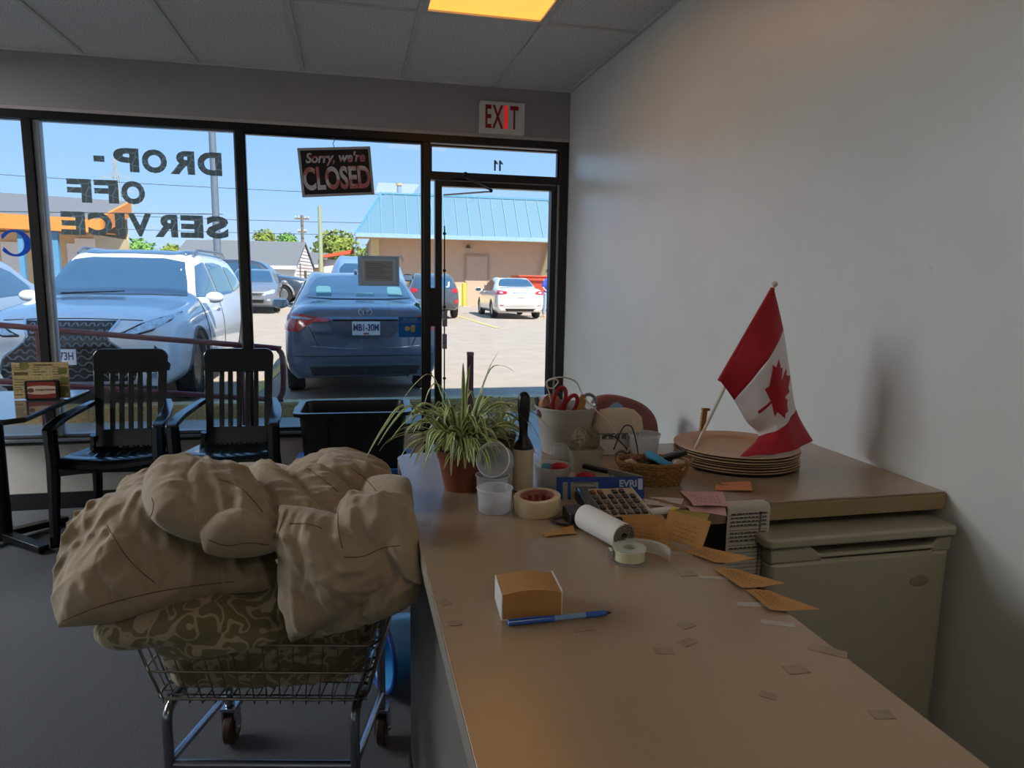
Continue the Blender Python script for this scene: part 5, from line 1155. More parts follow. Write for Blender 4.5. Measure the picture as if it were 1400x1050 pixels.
# ------------------------------------------------------------------ the service counter
m_lam = M('counter_laminate', '#988268', .23, 0.0, .8, var=.06, vscale=3.5, bump=.03, bscale=300)
m_lame = M('counter_edge', '#9c9488', .35, var=.05)
m_cpan = M('counter_panel', '#77736e', .45, var=.06)
m_fasc = M('counter_fascia_olive', '#93805a', .5, var=.04)
t = thing('service_counter', 'L-shaped beige laminate service counter running towards the right wall', 'counter', (.39, 1.0, 0))
cor = [(.17 - .05 + .05*math.cos(rad(a)), 1.98 + .05*math.sin(rad(a))) for a in (180, 157, 135, 112, 90)]
outl = [(.12,-.6),(.66,-.6),(.66,1.424),(XW - .002,1.424),(XW - .002,2.03)] + [(.17 + (p[0] - .12), p[1]) for p in cor[::-1]]
ob('worktop', MB().prism(outl, CT - .006, CT), m_lam, t, w=True, bev=.0015)
ob('worktop_edge', MB().prism([(a + (.001 if a < .3 else -.001), b) for a, b in outl], CT - .042, CT - .006), m_lame, t, w=True)
ob('front_fascia', MB().box(.662, XW - .003, 1.416, 1.423, CT - .043, CT - .005), m_fasc, t, w=True, bev=.001)
ob('side_panel', MB().box(.146, .166, -.58, 1.88, 0, CT - .042), m_cpan, t, w=True)
ob('inner_panel', MB().box(.61, .63, -.58, 1.40, 0, CT - .042), m_cpan, t, w=True)
ob('end_panel', MB().box(.166, XW - .003, 1.90, 1.92, 0, CT - .042), m_cpan, t, w=True)
ob('toe_strip', MB().box(.140, .146, -.58, 1.88, 0, .09), m_base, t, w=True)
m_tapeold = M('old_tape_residue', '#8c7760', .25, var=.12, vscale=40); m_tapew = clear_plastic('tape_white_residue', '#e4ddd2', .55)
for k, (x_, y_, a, w_, h_, mt) in enumerate(((.482,.907,20,.024,.017,0),(.461,.861,25,.026,.017,0),(.417,.845,-8,.026,.018,0),(.571,.766,0,.03,.02,0),(.612,.657,-8,.026,.017,0),(.608,1.056,-18,.05,.012,1),(.619,.950,-15,.05,.014,1),(.142,.98,0,.02,.016,0),(.326,.925,5,.03,.012,0),(.622,.885,-25,.05,.014,1),(.60,1.17,-25,.05,.014,1),(.645,.80,-40,.05,.02,0),(.57,1.08,0,.03,.02,0),(.135,1.05,20,.018,.02,0),(.50,.72,-40,.02,.014,0),(.16,1.30,5,.03,.012,0),(.145,1.42,80,.03,.014,1))):
    c_, s_ = math.cos(rad(a)), math.sin(rad(a)); q = [(x_ + c_*i*w_/2 - s_*j*h_/2, y_ + s_*i*w_/2 + c_*j*h_/2) for i, j in ((-1,-1),(1,-1.1),(1,.9),(-.95,1))]
    ob('tape_remnant', MB().prism(q, CT + .0002, CT + .0008), m_tapew if mt else m_tapeold, t, w=True, smooth=0)

# compact fridge under the counter
m_fr = M('fridge_cream', '#a8a290', .38, var=.02); m_frd = M('fridge_gap', '#3a3832', .8)
t = thing('compact_fridge', 'cream compact fridge tucked under the counter against the right wall', 'fridge', (1.175, 1.63, 0))
ob('cabinet', MB().box(-.255, .245, -.20, .26, .03, .845), m_fr, t, bev=.008)
ob('top_plate', MB().prism(rrect(-.262, .262, -.275, .26, .02), .846, .870), m_fr, t, bev=.006)
ob('gasket', MB().box(-.243, .240, -.212, -.2, .06, .83), m_frd, t)
dpoly = rrect(-.245, .252, -.265, -.212, .022)
ob('door', MB().prism(dpoly, .05, .805), m_fr, t, bev=.006)
# grip: the door head is scooped between two raised ends
gp = [(-.245,.805),(.252,.805),(.252,.842),(.215,.842),(.200,.822),(-.115,.822),(-.14,.842),(-.245,.842)]
ob('door_head', MB().prism(gp, -.262, -.214, 'y'), m_fr, t, bev=.005)
ob('door_grip', MB().box(-.115, .20, -.262, -.248, .800, .818), m_fr, t, bev=.004)
ob('badge', MB().prism([(.165 + .027*math.cos(i*math.pi/12), .735 + .014*math.sin(i*math.pi/12)) for i in range(24)], -.2675, -.2648, 'y'), M('badge_grey', '#8d8676', .4), t, bev=.001)
for s in (-.2, .2):
    for y_ in (-.15, .2): ob('foot', MB().cyl((s, y_, 0), (s, y_, .03), .018, n=12), m_blk, t)

# handwritten list hanging off the inner corner
m_paper = M('paper_grey', '#b9b2a6', .8, var=.03); m_pen = M('pen_ink', '#3c3a3c', .8)
t = thing('paper_list', 'ruled handwritten list hanging off the inner counter corner', 'paper', (.893, 1.412, CT))
ob('sheet', MB().sheet([[(x_, .03 if z > -.001 else -.002 - .004*math.sin(3*x_*20), z) for x_ in (-.055,-.02,.02,.055)] for z in (.0012, .0011, -.015, -.06, -.11, -.16)][0:1] + [[(x_, .004, .0014) for x_ in (-.055,-.02,.02,.055)]] + [[(x_, -.003, z) for x_ in (-.055,-.02,.02,.055)] for z in (-.006, -.06, -.12, -.18)], .0006), m_paper, t, smooth=60)
pr = MB(); rr = random.Random(2)
for i in range(17):
    z = -.022 - i*.0092; pr.box(-.05, .05, -.0046, -.0038, z, z + .0006)
    if i in (0, 1, 2, 3, 5, 6, 7, 9):
        x_ = -.046
        while x_ < (.02 if i else .03): w_ = .004 + .008*rr.random(); pr.box(x_, x_ + w_, -.0048, -.0038, z + .002, z + .0042); x_ += w_ + .003
        pr.box(.034, .046, -.0048, -.0038, z + .002, z + .0042)
for x_ in (.028, .031): pr.box(x_, x_ + .0008, -.0047, -.0038, -.175, -.015)
ob('ruled_lines', pr, m_pen, t, kind='stuff')

# ------------------------------------------------------------------ sticky notes
m_nb = M('note_kraft', '#ab7d48', .8, var=.06, vscale=40); m_np = M('note_pink', '#c79a98', .8, var=.05); m_no = M('note_orange', '#d9926a', .8, var=.05)
def note(label, p00, p10, p11, p01, mat, curl=.0, name='sticky_note', group=None, ink=True, lift=0):
    """quad of a paper note: p00-p10 near/left edge ... curl lifts the p10-p11 end"""
    A, B, C_, D = map(Vector, (p00, p10, p11, p01)); g = []
    for i in range(7):
        u = i/6; r = []
        for j in range(5):
            v = j/4; p = A.lerp(B, u).lerp(D.lerp(C_, u), v); p.z += curl*u*u + .002*math.sin(5*v + 3*u) + lift; r.append(p)
        g.append(r)
    o = ob(name, MB().sheet(g, .0005), mat, None, smooth=80); 
    nn = (g[3][2]-g[2][2]).cross(g[3][3]-g[3][2])
    if ink:
        rr = random.Random(len(label)); mb = MB()
        for j in range(4):
            v = .2 + .16*j; u = .15
            while u < .8:
                du = .03 + .07*rr.random(); q0 = A.lerp(B, u).lerp(D.lerp(C_, u), v); q1 = A.lerp(B, u+du).lerp(D.lerp(C_, u+du), v + .02*(rr.random()-.5))
                for q, uu in ((q0, u), (q1, u+du)): q.z += curl*uu*uu + .002*math.sin(5*v + 3*uu) + lift
                n_ = (B-A).cross(D-A).normalized()
                if n_.z < 0: n_ = -n_
                mb.bar(q0 + n_*.0009, q1 + n_*.0007, .0008, .0004, up=n_); u += du + .04
        ob('handwriting', mb, M('note_ink', '#7a5a34', .8), o, kind='stuff')
    tag(o, label, 'note', group)
    return o
Z0 = CT + .0012
note('kraft sticky note standing up beside the calculator keys', (.528,1.243,Z0), (.598,1.207,Z0), (.598,1.245,.985), (.520,1.272,.986), m_nb)
note('larger tilted kraft sticky note standing at the counter corner by the pink slips', (.598,1.245,Z0), (.648,1.176,Z0), (.688,1.215,.977), (.625,1.275,.990), m_nb)
note('topmost of three kraft notes taped along the counter edge', (.612,1.173,Z0), (.640,1.108,Z0), (.722,1.107,Z0), (.662,1.192,Z0 + .002), m_nb, curl=.003)
note('middle of three kraft notes taped along the counter edge', (.625,1.085,Z0 + .001), (.628,.999,Z0 + .001), (.710,.998,Z0), (.668,1.085,Z0 + .001), m_nb, curl=.004)
note('lowest of three kraft notes taped along the counter edge', (.636,.995,Z0 + .001), (.629,.918,Z0 + .001), (.706,.902,Z0), (.675,.99,Z0 + .002), m_nb, curl=.004)
note('small folded kraft strip lying below the masking tape', (.369,1.297,Z0), (.437,1.300,Z0), (.436,1.322,Z0 + .008), (.369,1.316,Z0 + .002), m_nb, ink=False, curl=.001)
note('upper pink note with writing beside the wicker basket', (.752,1.41,Z0 + .006), (.832,1.395,Z0 + .004), (.873,1.495,Z0 + .004), (.778,1.535,Z0 + .004), m_np)
note('lower pink slip peeking out under the upper pink note', (.735,1.39,Z0), (.80,1.345,Z0), (.83,1.41,Z0), (.745,1.45,Z0), m_np, ink=False)
note('bright orange note lying in front of the plate stack', (.872,1.530,Z0), (.955,1.498,Z0), (.992,1.568,Z0), (.908,1.598,Z0), m_no, ink=False, curl=.004)
note('blank white paper slip under the wicker basket front', (.655,1.455,Z0), (.715,1.41,Z0), (.76,1.475,Z0), (.67,1.52,Z0), M('paper_white', '#c9c0b4', .8), name='paper_slip', ink=False)
note('olive yellow paper slip behind the kraft notes', (.66,1.34,Z0), (.72,1.30,Z0), (.765,1.36,Z0), (.70,1.43,Z0), M('paper_olive', '#9a8a3c', .8), name='paper_slip', ink=False)
t = thing('marker_pen', 'short white marker with yellow tip beside the calculator', 'marker', (.665, 1.385, CT + .009), rad(8))
ob('barrel', MB().cyl((-.035, 0, 0), (.018, 0, 0), .008, n=14), m_white, t, bev=.002); ob('tip', MB().cyl((.018, 0, 0), (.033, 0, 0), .007, .004, n=12), M('tip_yellow', '#d9c23c', .5), t)

# memo cube and pen in the foreground
t = thing('memo_cube', 'kraft paper memo cube in a white holder by the blue pen', 'memo pad', (.262, 1.008, CT), rad(-4))
cv = [(-.045, .001)] + [(-.045, .040)] + [(-.045 + .09*i/8, .040 + .006*math.sin(math.pi*i/8)) for i in range(1, 8)] + [(.045, .040), (.045, .001)]
ob('paper_block', MB().prism([(a, b) for a, b in cv][::-1], -.036, .036, 'y'), m_nb, t)
ob('holder_side', MB().box(-.0475, -.0455, -.037, .040, .0, .040).box(.0455, .0475, -.034, .040, .0, .042), m_white, t, bev=.0006)
ob('holder_base', MB().box(-.0475, .0475, -.037, .040, .0, .001), m_white, t)
m_pblue = M('pen_blue', '#2058b0', .25, coat=.5); m_pclear = M('pen_barrel', '#7fa8d8', .15, coat=.8, trans=.2)
t = thing('ballpoint_pen', 'blue ballpoint pen lying in front of the memo cube', 'pen', (.300, .957, CT + .0052), rad(.7))
ob('barrel', MB().cyl((-.01, 0, 0), (.055, 0, 0), .0042, n=8), m_pclear, t)
ob('cap', MB().tube([(-.082,0,0),(-.081,0,0),(-.02,0,0),(-.01,0,0)], [.003,.0047,.0050,.0046], 12), m_pblue, t)
ob('cap_clip', MB().bar((-.075, -.002, .0055), (-.03, -.002, .0062), .0025, .0012), m_pblue, t)
ob('grip', MB().tube([(.040,0,0),(.068,0,0),(.072,0,0)], [.0045,.0045,.0038], 12), m_pblue, t)
ob('nib', MB().tube([(.072,0,0),(.082,0,0)], [.0036,.0007], 10), M('nib_dark', '#1a1c34', .4), t)

# ------------------------------------------------------------------ clear cups and tape things
m_cup = clear_plastic('cup_plastic', '#e4e9ee', .5, .2)
cupp = [(0, 0), (.034, 0), (.036, .004), (.0385, .050), (.0400, .053)]
def cup(label, loc, rot, s=1.0):
    t = thing('plastic_cup', label, 'cup', loc, 0, 'clear plastic cups', rot=rot)
    ob('cup_body', MB().shell([(r*s, z*s) for r, z in cupp], .0012, 36), m_cup, t, smooth=50); ob('rim', MB().tube([(.0398*s*math.cos(a), .0398*s*math.sin(a), .053*s) for a in [i*math.pi/18 for i in range(36)]], .0011, 6, True), M('cup_rim', '#d4dade', .3), t)
cup('clear plastic cup standing alone at the front of the cluster', (.303, 1.478, CT), (0, 0, 0))
cup('lower clear plastic cup holding up the tilted one', (.318, 1.580, CT), (0, 0, 0))
cup('tilted clear plastic cup lying open towards the camera', (.333, 1.565, 1.026), (rad(72), 0, rad(-32)), 1.0)

m_mask = M('masking_tape', '#c9b491', .7, var=.04); m_core = M('tape_core', '#a8705c', .7, var=.3, vscale=60)
t = thing('masking_tape_roll', 'roll of cream masking tape lying flat by the plastic cups', 'tape', (.395, 1.452, CT + .003), 0, rot=(rad(2), rad(-3), 0))
ob('tape_wound', MB().lathe([(.039, 0), (.051, .0), (.052, .002), (.052, .034), (.051, .036), (.039, .036)], 44, closed=True), m_mask, t)
ob('core', MB().lathe([(.036, .001), (.039, .001), (.039, .0355), (.036, .0355)], 44, closed=True), m_core, t)
pr = MB()
for k in range(14): a = 2*math.pi*k/14; pr.add([(.0358*math.cos(a + d), .0358*math.sin(a + d), z) for d, z in ((-.12, .012), (.12, .012), (.12, .024), (-.12, .024))], [(0, 1, 2, 3)])
ob('core_print', pr, M('core_print_red', '#8c2c30', .6), t, smooth=0)

t = thing('lint_roller', 'upright lint roller with black handle and cream paper roll', 'lint roller', (.400, 1.615, CT))
ob('paper_roll', MB().lathe([(.018, .004), (.0255, .004), (.0258, .006), (.0258, .104), (.025, .106), (.018, .106)], 32, closed=True), M('lint_paper', '#bcae92', .8, var=.05, vscale=25), t)
ob('handle', MB().lathe([(.0, .105), (.0245, .105), (.0245, .111), (.020, .119), (.0125, .128), (.0100, .145), (.0118, .17), (.0150, .20), (.0158, .222), (.0135, .236), (.007, .2435), (0, .245)], 24), m_blk, t, smooth=60)
ob('spindle', MB().cyl((0, 0, .004), (0, 0, .105), .0175, n=20), m_blk, t); ob('end_cap', MB().lathe([(0, 0), (.023, 0), (.023, .004), (.0, .004)], 24), m_blk, t)

t = thing('receipt_roll', 'white receipt paper roll lying on its side', 'paper roll', (.482, 1.268, CT + .0265), rad(-74))
ob('paper_wound', MB().lathe([(.012, -.065), (.0255, -.065), (.026, -.063), (.026, .063), (.0255, .065), (.012, .065)], 40, closed=True, mat=Matrix.Rotation(math.pi/2, 4, 'Y')), M('paper_white2', '#dcdad6', .7, var=.02), t)
ob('core', MB().lathe([(.008, -.064), (.012, -.064), (.012, .066), (.008, .066)], 20, closed=True, mat=Matrix.Rotation(math.pi/2, 4, 'Y')), M('core_grey', '#7c736c', .8), t)
spi = [(0.0655, (.010 + .015*i/60)*math.cos(i*.55), (.010 + .015*i/60)*math.sin(i*.55)) for i in range(61)]
ob('end_spiral', MB().tube(spi, .0012, 4), M('core_grey2', '#5f5652', .8), t)

m_disp = clear_plastic('dispenser_plastic', '#dfe3dc', .42, .12)
t = thing('tape_dispenser', 'small clear snail tape dispenser beside the receipt roll', 'tape dispenser', (.492, 1.158, CT), rad(-8))
ob('tape_wound', MB().lathe([(.016, .004), (.030, .004), (.030, .023), (.016, .023)], 36, closed=True), M('clear_tape_roll', '#c6c6a8', .25, var=.03, coat=.5), t)
def sn(r0): return [(r0*math.cos(rad(a)), r0*math.sin(rad(a))) for a in range(20, 341, 10)]
ob('shell', MB().lathe([(0, 0), (.034, 0), (.035, .0015), (.034, .003), (0, .003)], 36).lathe([(.0135, .003), (.0155, .003), (.0155, .0255), (.0135, .0255)], 24, closed=True).lathe([(.0135, .0245), (.031, .0245), (.031, .0262), (.0135, .0262)], 30, closed=True), m_disp, t, smooth=40)
ob('arm', MB().sheet([[(x_, y_, z) for z in (.002, .010, .018, .026)] for x_, y_ in ((.0,.034),(.020,.036),(.042,.030),(.060,.016),(.070,-.004),(.072,-.014))], .002).sheet([[(x_, y_, .0265) for y_ in (y0, y0 - w_)] for x_, y0, w_ in ((.0,.034,.012),(.020,.036,.012),(.042,.030,.011),(.060,.016,.010),(.070,-.004,.006))], .0018), m_disp, t, smooth=50)
ob('cutter', MB().box(-.038, -.032, -.008, .008, .004, .022), m_chrome, t, bev=.0005)

# ------------------------------------------------------------------ printing calculator
m_cbe = M('calc_beige', '#b8a688', .5, var=.03); m_key = M('calc_key', '#17171a', .4); m_keyg = M('calc_key_grey', '#56564f', .45); m_keyr = M('calc_key_red', '#7a3a2a', .45)
t = thing('calculator', 'beige desk calculator with black keys and a glossy black display', 'calculator', (.565, 1.425, CT + .004), 0, rot=(rad(7), 0, rad(-3)))
ob('case', MB().prism(rrect(-.075, .062, -.075, .070, .008), 0, .018), m_key, t, bev=.003)
ob('key_plate', MB().prism(rrect(-.046, .060, -.073, .068, .006), .018, .0215), m_cbe, t, bev=.001)
ob('display_hood', MB().prism([(-.073,-.070),(-.048,-.070),(-.048,.068),(-.073,.068)], .018, .030), M('hood_gloss', '#0e0e12', .08, coat=1), t, bev=.004)
for r in range(5):
    for c in range(6):
        if r == 4 and c in (2, 5): continue
        kx = -.038 + c*.0172; ky = -.062 + (c % 2)*.0 + r*.0265
        ob('key', MB().box(kx - .0058, kx + .0058, ky - .009, ky + .009, .0215, .0265), m_keyr if (r == 4 and c < 3) else (m_key if (r + c) % 3 else m_keyg), t, bev=.0015, bseg=1)
for y_ in (.060,): ob('trim', MB().box(.060, .0632, -.073, .068, .016, .0235), m_white, t, bev=.001)
t = thing('power_cable', 'black tangled power cable behind the masking tape', 'cable', (.47, 1.38, CT))
ob('adapter', MB().box(-.030, .010, -.030, .035, .001, .026), m_key, t, bev=.003)
ob('lead', MB().tube(smooth_pts([(-.03,0,.012),(-.06,.0,.006),(-.055,-.025,.005),(-.02,-.04,.005),(.01,-.035,.005),(-.005,-.05,.005),(-.04,-.045,.005)], 6), .003, 7), m_key, t)

# flat blade package lettered across its blue card
m_bcard = M('card_blue', '#123f8c', .4, var=.06)
t = thing('blade_package', 'blue card package of blades standing behind the calculator', 'package', (.566, 1.515, CT), rad(-9), rot=(rad(-12), 0, rad(-9)))
ob('card', MB().box(-.005, .105, -.001, .001, .0, .052).box(-.105, -.005, -.001, .001, .040, .052).box(-.105, -.09, -.001, .001, 0, .052), m_bcard, t)
ob('blister', MB().box(-.09, -.005, -.006, -.001, .004, .040), clear_plastic('blister', '#cfd6da', .18, .08), t, bev=.002)
for z in (.012, .020, .030): ob('blade', MB().box(-.104, .0, .0012, .0028, z, z + .0055), M('blade_steel', '#a9a593', .3, .7), t)
text('lettering', 'EVRI', M('print_white', '#b9c4d8', .6), t, (.066, -.0016, .036), .022, (math.pi/2, 0, 0), offset=.0006)
ob('print_block', MB().box(.090, .101, -.0016, -.001, .022, .048), M('print_white', '#b9c4d8', .6), t)
ob('tape_strap', MB().box(-.079, -.072, -.0068, -.006, 0, .052), m_bcard, t)
for k, x_ in enumerate((.53, .548)): tag(ob('brass_spool', MB().cyl((x_ - .006, 1.535 , CT), (x_ - .006, 1.535, CT + .022), .007, n=14), M('brass', '#a8902c', .25, .9), None), ('left' if k == 0 else 'right') + ' one of two short brass spools behind the blade package', 'spool')
# ------------------------------------------------------------------ plants at the far end
m_terra = M('terracotta_plastic', '#80462e', .55, var=.06); m_soil = M('potting_soil', '#2c211a', .95, var=.4, vscale=60, bump=.8, bscale=90)
m_lg = M('spider_leaf_green', '#5f8a34', .5, var=.25, vscale=25); m_lc = M('spider_leaf_cream', '#d6dba4', .5, var=.1)
def leaf_mesh(P, w_, twist=0.0):
    Q = smooth_pts(P, 4); n = len(Q); mb = MB(); vs_ = []
    side = Vector((0, 0, 1)).cross((Q[-1] - Q[0])); side = side.normalized() if side.length > 1e-5 else Vector((1, 0, 0))
    for i, p in enumerate(Q):
        u = i/(n-1); tan = (Q[min(i+1, n-1)] - Q[max(i-1, 0)]).normalized(); s = side - tan*side.dot(tan); s = s.normalized() if s.length > 1e-4 else tan.orthogonal().normalized()
        s = (Matrix.Rotation(twist*u, 3, tan) @ s); up = tan.cross(s)
        ww = w_*(.55 + .45*math.sin(min(1, u*2.2)*math.pi/2))*(1 - u**3.2) + .0004
        for k, h in ((-1, .30), (-.45, .06), (0, 0), (.45, .06), (1, .30)): vs_.append(p + s*(k*ww) + up*(h*ww))
    fs = []; mi = []
    for i in range(n-1):
        for k in range(4): fs.append((i*5+k, i*5+k+1, (i+1)*5+k+1, (i+1)*5+k)); mi.append(1 if k in (0, 3) else 0)
    mb.v = [tuple(v) for v in vs_]; mb.f = fs; mb.mi = mi; return mb
def spider_plant(label, base, rt, rb, h, pot_mat, n, seed, targets=(), reach=(.10, .20), name='spider_plant', wl=.0052):
    t = thing(name, label, 'plant', base); rr = random.Random(seed); B0 = Vector((0, 0, h - .008))
    ob('pot', MB().shell([(0, 0), (rb, 0), (rb*1.01, .004), (rt*.965, h*.80), (rt, h*.805), (rt*1.02, h), (rt*1.0, h*1.01)], .003, 40), pot_mat, t, smooth=40)
    ob('soil', MB().lathe([(0, h*.9), (rt*.93, h*.89), (rt*.93, h*.8), (0, h*.8)], 30), m_soil, t)
    for g in targets:
        tip = Vector(g[0]) - Vector(base); mid = Vector(g[1]) - Vector(base); st = B0 + Vector((tip.x*.08, tip.y*.08, 0))
        ob('leaf', leaf_mesh([st, st.lerp(mid, .5) + Vector((0, 0, .02)), mid, mid.lerp(tip, .55) + Vector((0, 0, .012)), tip], g[2] if len(g) > 2 else wl, rr.uniform(-.5, .5)), [m_lg, m_lc], t, smooth=80)
    for k in range(n):
        a = rr.uniform(0, 2*math.pi); L_ = rr.uniform(*reach)*(.72 if math.sin(a) < -.35 else 1); el = rr.choice((rr.uniform(.25, .7), rr.uniform(.5, 1.25))); d = Vector((math.cos(a), math.sin(a), 0))
        st = B0 + d*rr.uniform(0, rt*.4); up = L_*math.sin(el)*rr.uniform(.55, .95); out = L_*math.cos(el)
        droop = rr.uniform(.0, .5)*out*(.8 if el < .6 else .3)
        sw = Vector((-d.y, d.x, 0))*rr.uniform(-.02, .02)
        P = [st, st + d*out*.25 + Vector((0, 0, up*.72)), st + d*out*.6 + sw + Vector((0, 0, up)), st + d*out*.85 + sw*1.6 + Vector((0, 0, up*.9 - droop*.35)), st + d*out*1.0 + sw*2 + Vector((0, 0, up*.68 - droop))]
        lo = h*.35
        for p in P:
            if math.hypot(p.x, p.y) < rt + .045: p.z = max(p.z, h*.80)
            if p.z < .012: p.z = .012
        ob('leaf', leaf_mesh(P, wl*rr.uniform(.6, 1.05), rr.uniform(-.8, .8)), [m_lg, m_lc], t, smooth=80)
    return t
base = (.258, 1.660, CT)
spider_plant('spider plant with striped leaves in a terracotta pot at the counter end', base, .062, .0435, .100, m_terra, 190, 11, targets=[
    ((.022,1.50,1.060), (.110,1.56,1.165), .0062), ((.050,1.52,1.085), (.13,1.58,1.16), .0058), ((.075,1.53,1.09), (.15,1.58,1.14), .005), ((.155,1.57,1.00), (.175,1.60,1.095), .0065), ((.150,1.53,1.03), (.19,1.57,1.10), .006),
    ((.110,1.62,1.165), (.18,1.64,1.222), .0042), ((.355,1.70,1.270), (.305,1.68,1.17), .0042), ((.395,1.70,1.218), (.33,1.68,1.228), .0038), ((.262,1.68,1.245), (.262,1.67,1.14), .006), ((.285,1.72,1.235), (.27,1.69,1.14), .0045),
    ((.470,1.60,1.080), (.40,1.62,1.135), .005), ((.455,1.64,1.045), (.385,1.65,1.135), .005), ((.43,1.62,1.150), (.36,1.64,1.150), .003), ((.30,1.545,1.005), (.29,1.59,1.055), .005), ((.215,1.55,1.0), (.225,1.585,1.09), .0062)], reach=(.11, .205), wl=.0076)
spider_plant('smaller spider plant in a dark brown pot behind the terracotta one', (.398, 1.885, CT), .046, .034, .085, M('pot_dark', '#3a2422', .5, var=.1), 45, 23, reach=(.07, .14), wl=.004)

# ------------------------------------------------------------------ bucket of sewing things, paper bag
m_bk = M('bucket_grey', '#aca79f', .5, var=.03)
t = thing('plant_pot_bucket', 'grey tapered tub filled with scissors and cord', 'tub', (.620, 1.985, CT))
ob('tub', MB().shell([(0, 0), (.066, 0), (.068, .004), (.089, .136), (.093, .1365), (.093, .141)], .0035, 44), m_bk, t, smooth=45)
ob('stuffing', MB().lathe([(0, .108), (.04, .112), (.08, .100), (.078, .09), (0, .09)], 24), M('felt_brown', '#6d5546', .95, var=.4, vscale=50, bump=.5), t)
m_sciss = M('scissor_red', '#9c1420', .3, coat=.3)
t = thing('scissors', 'scissors with red handles standing in the grey tub', 'scissors', (.605, 1.955, CT + .125), 0, rot=(0, rad(6), rad(-8)))
def loop(cx_, cz_, rx, rz, tilt): return [(cx_ + rx*math.cos(a)*math.cos(tilt) + rz*math.sin(a)*math.sin(tilt), -.004, cz_ - rx*math.cos(a)*math.sin(tilt) + rz*math.sin(a)*math.cos(tilt)) for a in [i*math.pi/14 for i in range(28)]]
ob('handle', MB().tube(loop(-.018, .038, .017, .036, .18), .0062, 10, True), m_sciss, t); ob('handle', MB().tube([(x, y + .010, z) for x, y, z in loop(.020, .022, .016, .032, .32)], .0062, 10, True), m_sciss, t)
ob('blade', MB().bar((-.016, -.004, .005), (.004, .003, -.10), .016, .002, up=(0, 1, 0)).bar((.012, .006, -.006), (-.004, .004, -.10), .016, .002, up=(0, 1, 0)), m_chrome, t)
t = tag(ob('twine', MB().tube(smooth_pts([(.575,1.96,1.06),(.560,1.955,1.12),(.548,1.95,1.150),(.565,1.945,1.163),(.585,1.95,1.155),(.570,1.955,1.135),(.553,1.95,1.140),(.556,1.95,1.160),(.60,1.96,1.166),(.645,1.97,1.150),(.665,1.97,1.115),(.680,1.93,1.085),(.715,1.90,1.05),(.74,1.87,1.01)], 6), .0022, 7), M('cord_white', '#cfcac2', .7)), 'white twine looping up out of the grey tub', 'twine')
t = tag(ob('copper_ribbon_spool', MB().lathe([(.012, -.012), (.034, -.012), (.034, .012), (.012, .012)], 28, closed=True, mat=Matrix.Translation((.572, 1.985, 1.078)) @ Matrix.Rotation(rad(75), 4, 'X') @ Matrix.Rotation(rad(15), 4, 'Y')), M('ribbon_copper', '#b07a56', .35, coat=.4, var=.2), None), 'copper satin ribbon spool behind the red scissors handles', 'spool')
t = tag(ob('yarn_ball', MB().ball((.553, 1.975, 1.058), (.024, .024, .022), 18, 12), M('yarn_brown', '#6b4a3c', .95, var=.3, vscale=90, bump=1, bscale=200), None), 'brown yarn ball at the rim of the grey tub', 'yarn')
t = tag(ob('metal_ring', MB().tube([(.685 + .022*math.cos(a), 1.962 + .004*math.sin(a), 1.088 + .024*math.sin(a)) for a in [i*math.pi/12 for i in range(24)]], .005, 8, True).tube([(.685, 1.962, 1.064), (.682, 1.965, 1.04)], .004, 8), m_alu, None), 'grey metal ring handle sticking out of the grey tub', 'tool')
t = tag(ob('wooden_clip', MB().prism([(-.010,-.05),(.010,-.05),(.016,.02),(.010,.042),(-.004,.046),(-.012,.02)], -.006, .006, 'y', mat=Matrix.Translation((.652, 1.96, 1.07)) @ Matrix.Rotation(rad(18), 4, 'Y')), M('wood_tan', '#a8783e', .6, var=.2, stretch=(1, 1, .1)), None, bev=.002), 'tan wooden clip between the red scissors and the metal ring', 'clip')
t = tag(ob('dark_ruler_tip', MB().bar((.545, 1.99, 1.04), (.533, 2.0, 1.10), .022, .003), M('ruler_slate', '#3a4350', .5), None), 'slate grey ruler end poking out of the grey tub at left', 'ruler')

m_bagw = M('bag_cream', '#c9b9a2', .85, var=.05, vscale=12, bump=.15, bscale=30)
t = thing('paper_bag', 'rounded cream paper bag with grey printed band behind the white cup', 'bag', (.772, 1.945, CT), rad(-4))
def bagring(z, wx, wy, sk=0): return [(x, y + sk, z) for x, y in rrect(-wx, wx, -wy, wy, min(wx, wy)*.7, 4)]
lv = [bagring(0, .075, .028), bagring(.03, .078, .032), bagring(.08, .078, .032), bagring(.11, .070, .027), bagring(.128, .052, .018, .004), bagring(.134, .03, .008, .006)]
n = len(lv[0]); mb = MB(); mb.add([(p[0] + (.003*noise.noise(Vector(p)*40)), p[1] + .004*noise.noise(Vector(p)*35), p[2]) for l_ in lv for p in l_], [(i*n+k, i*n+(k+1) % n, (i+1)*n+(k+1) % n, (i+1)*n+k) for i in range(5) for k in range(n)] + [tuple(range(n-1, -1, -1)), tuple(5*n+k for k in range(n))])
ob('bag_body', mb, m_bagw, t, smooth=60)
ob('printed_band', MB().add([p for z in (.048, .066) for p in bagring(z, .0792, .0335)], [(k, (k+1) % n, n + (k+1) % n, n + k) for k in range(n)]), M('band_grey', '#6b7078', .8), t, smooth=60)
ob('printed_base', MB().add([p for z in (.001, .047) for p in bagring(z, .0790, .0333)], [(k, (k+1) % n, n + (k+1) % n, n + k) for k in range(n)]), M('bag_white', '#cfcac6', .8), t, smooth=60)
for k in range(7): ob('band_figure', MB().box(-.062 + k*.02, -.057 + k*.02, -.0352, -.0338, .049, .062), M('bag_white', '#cfcac6', .8), t)
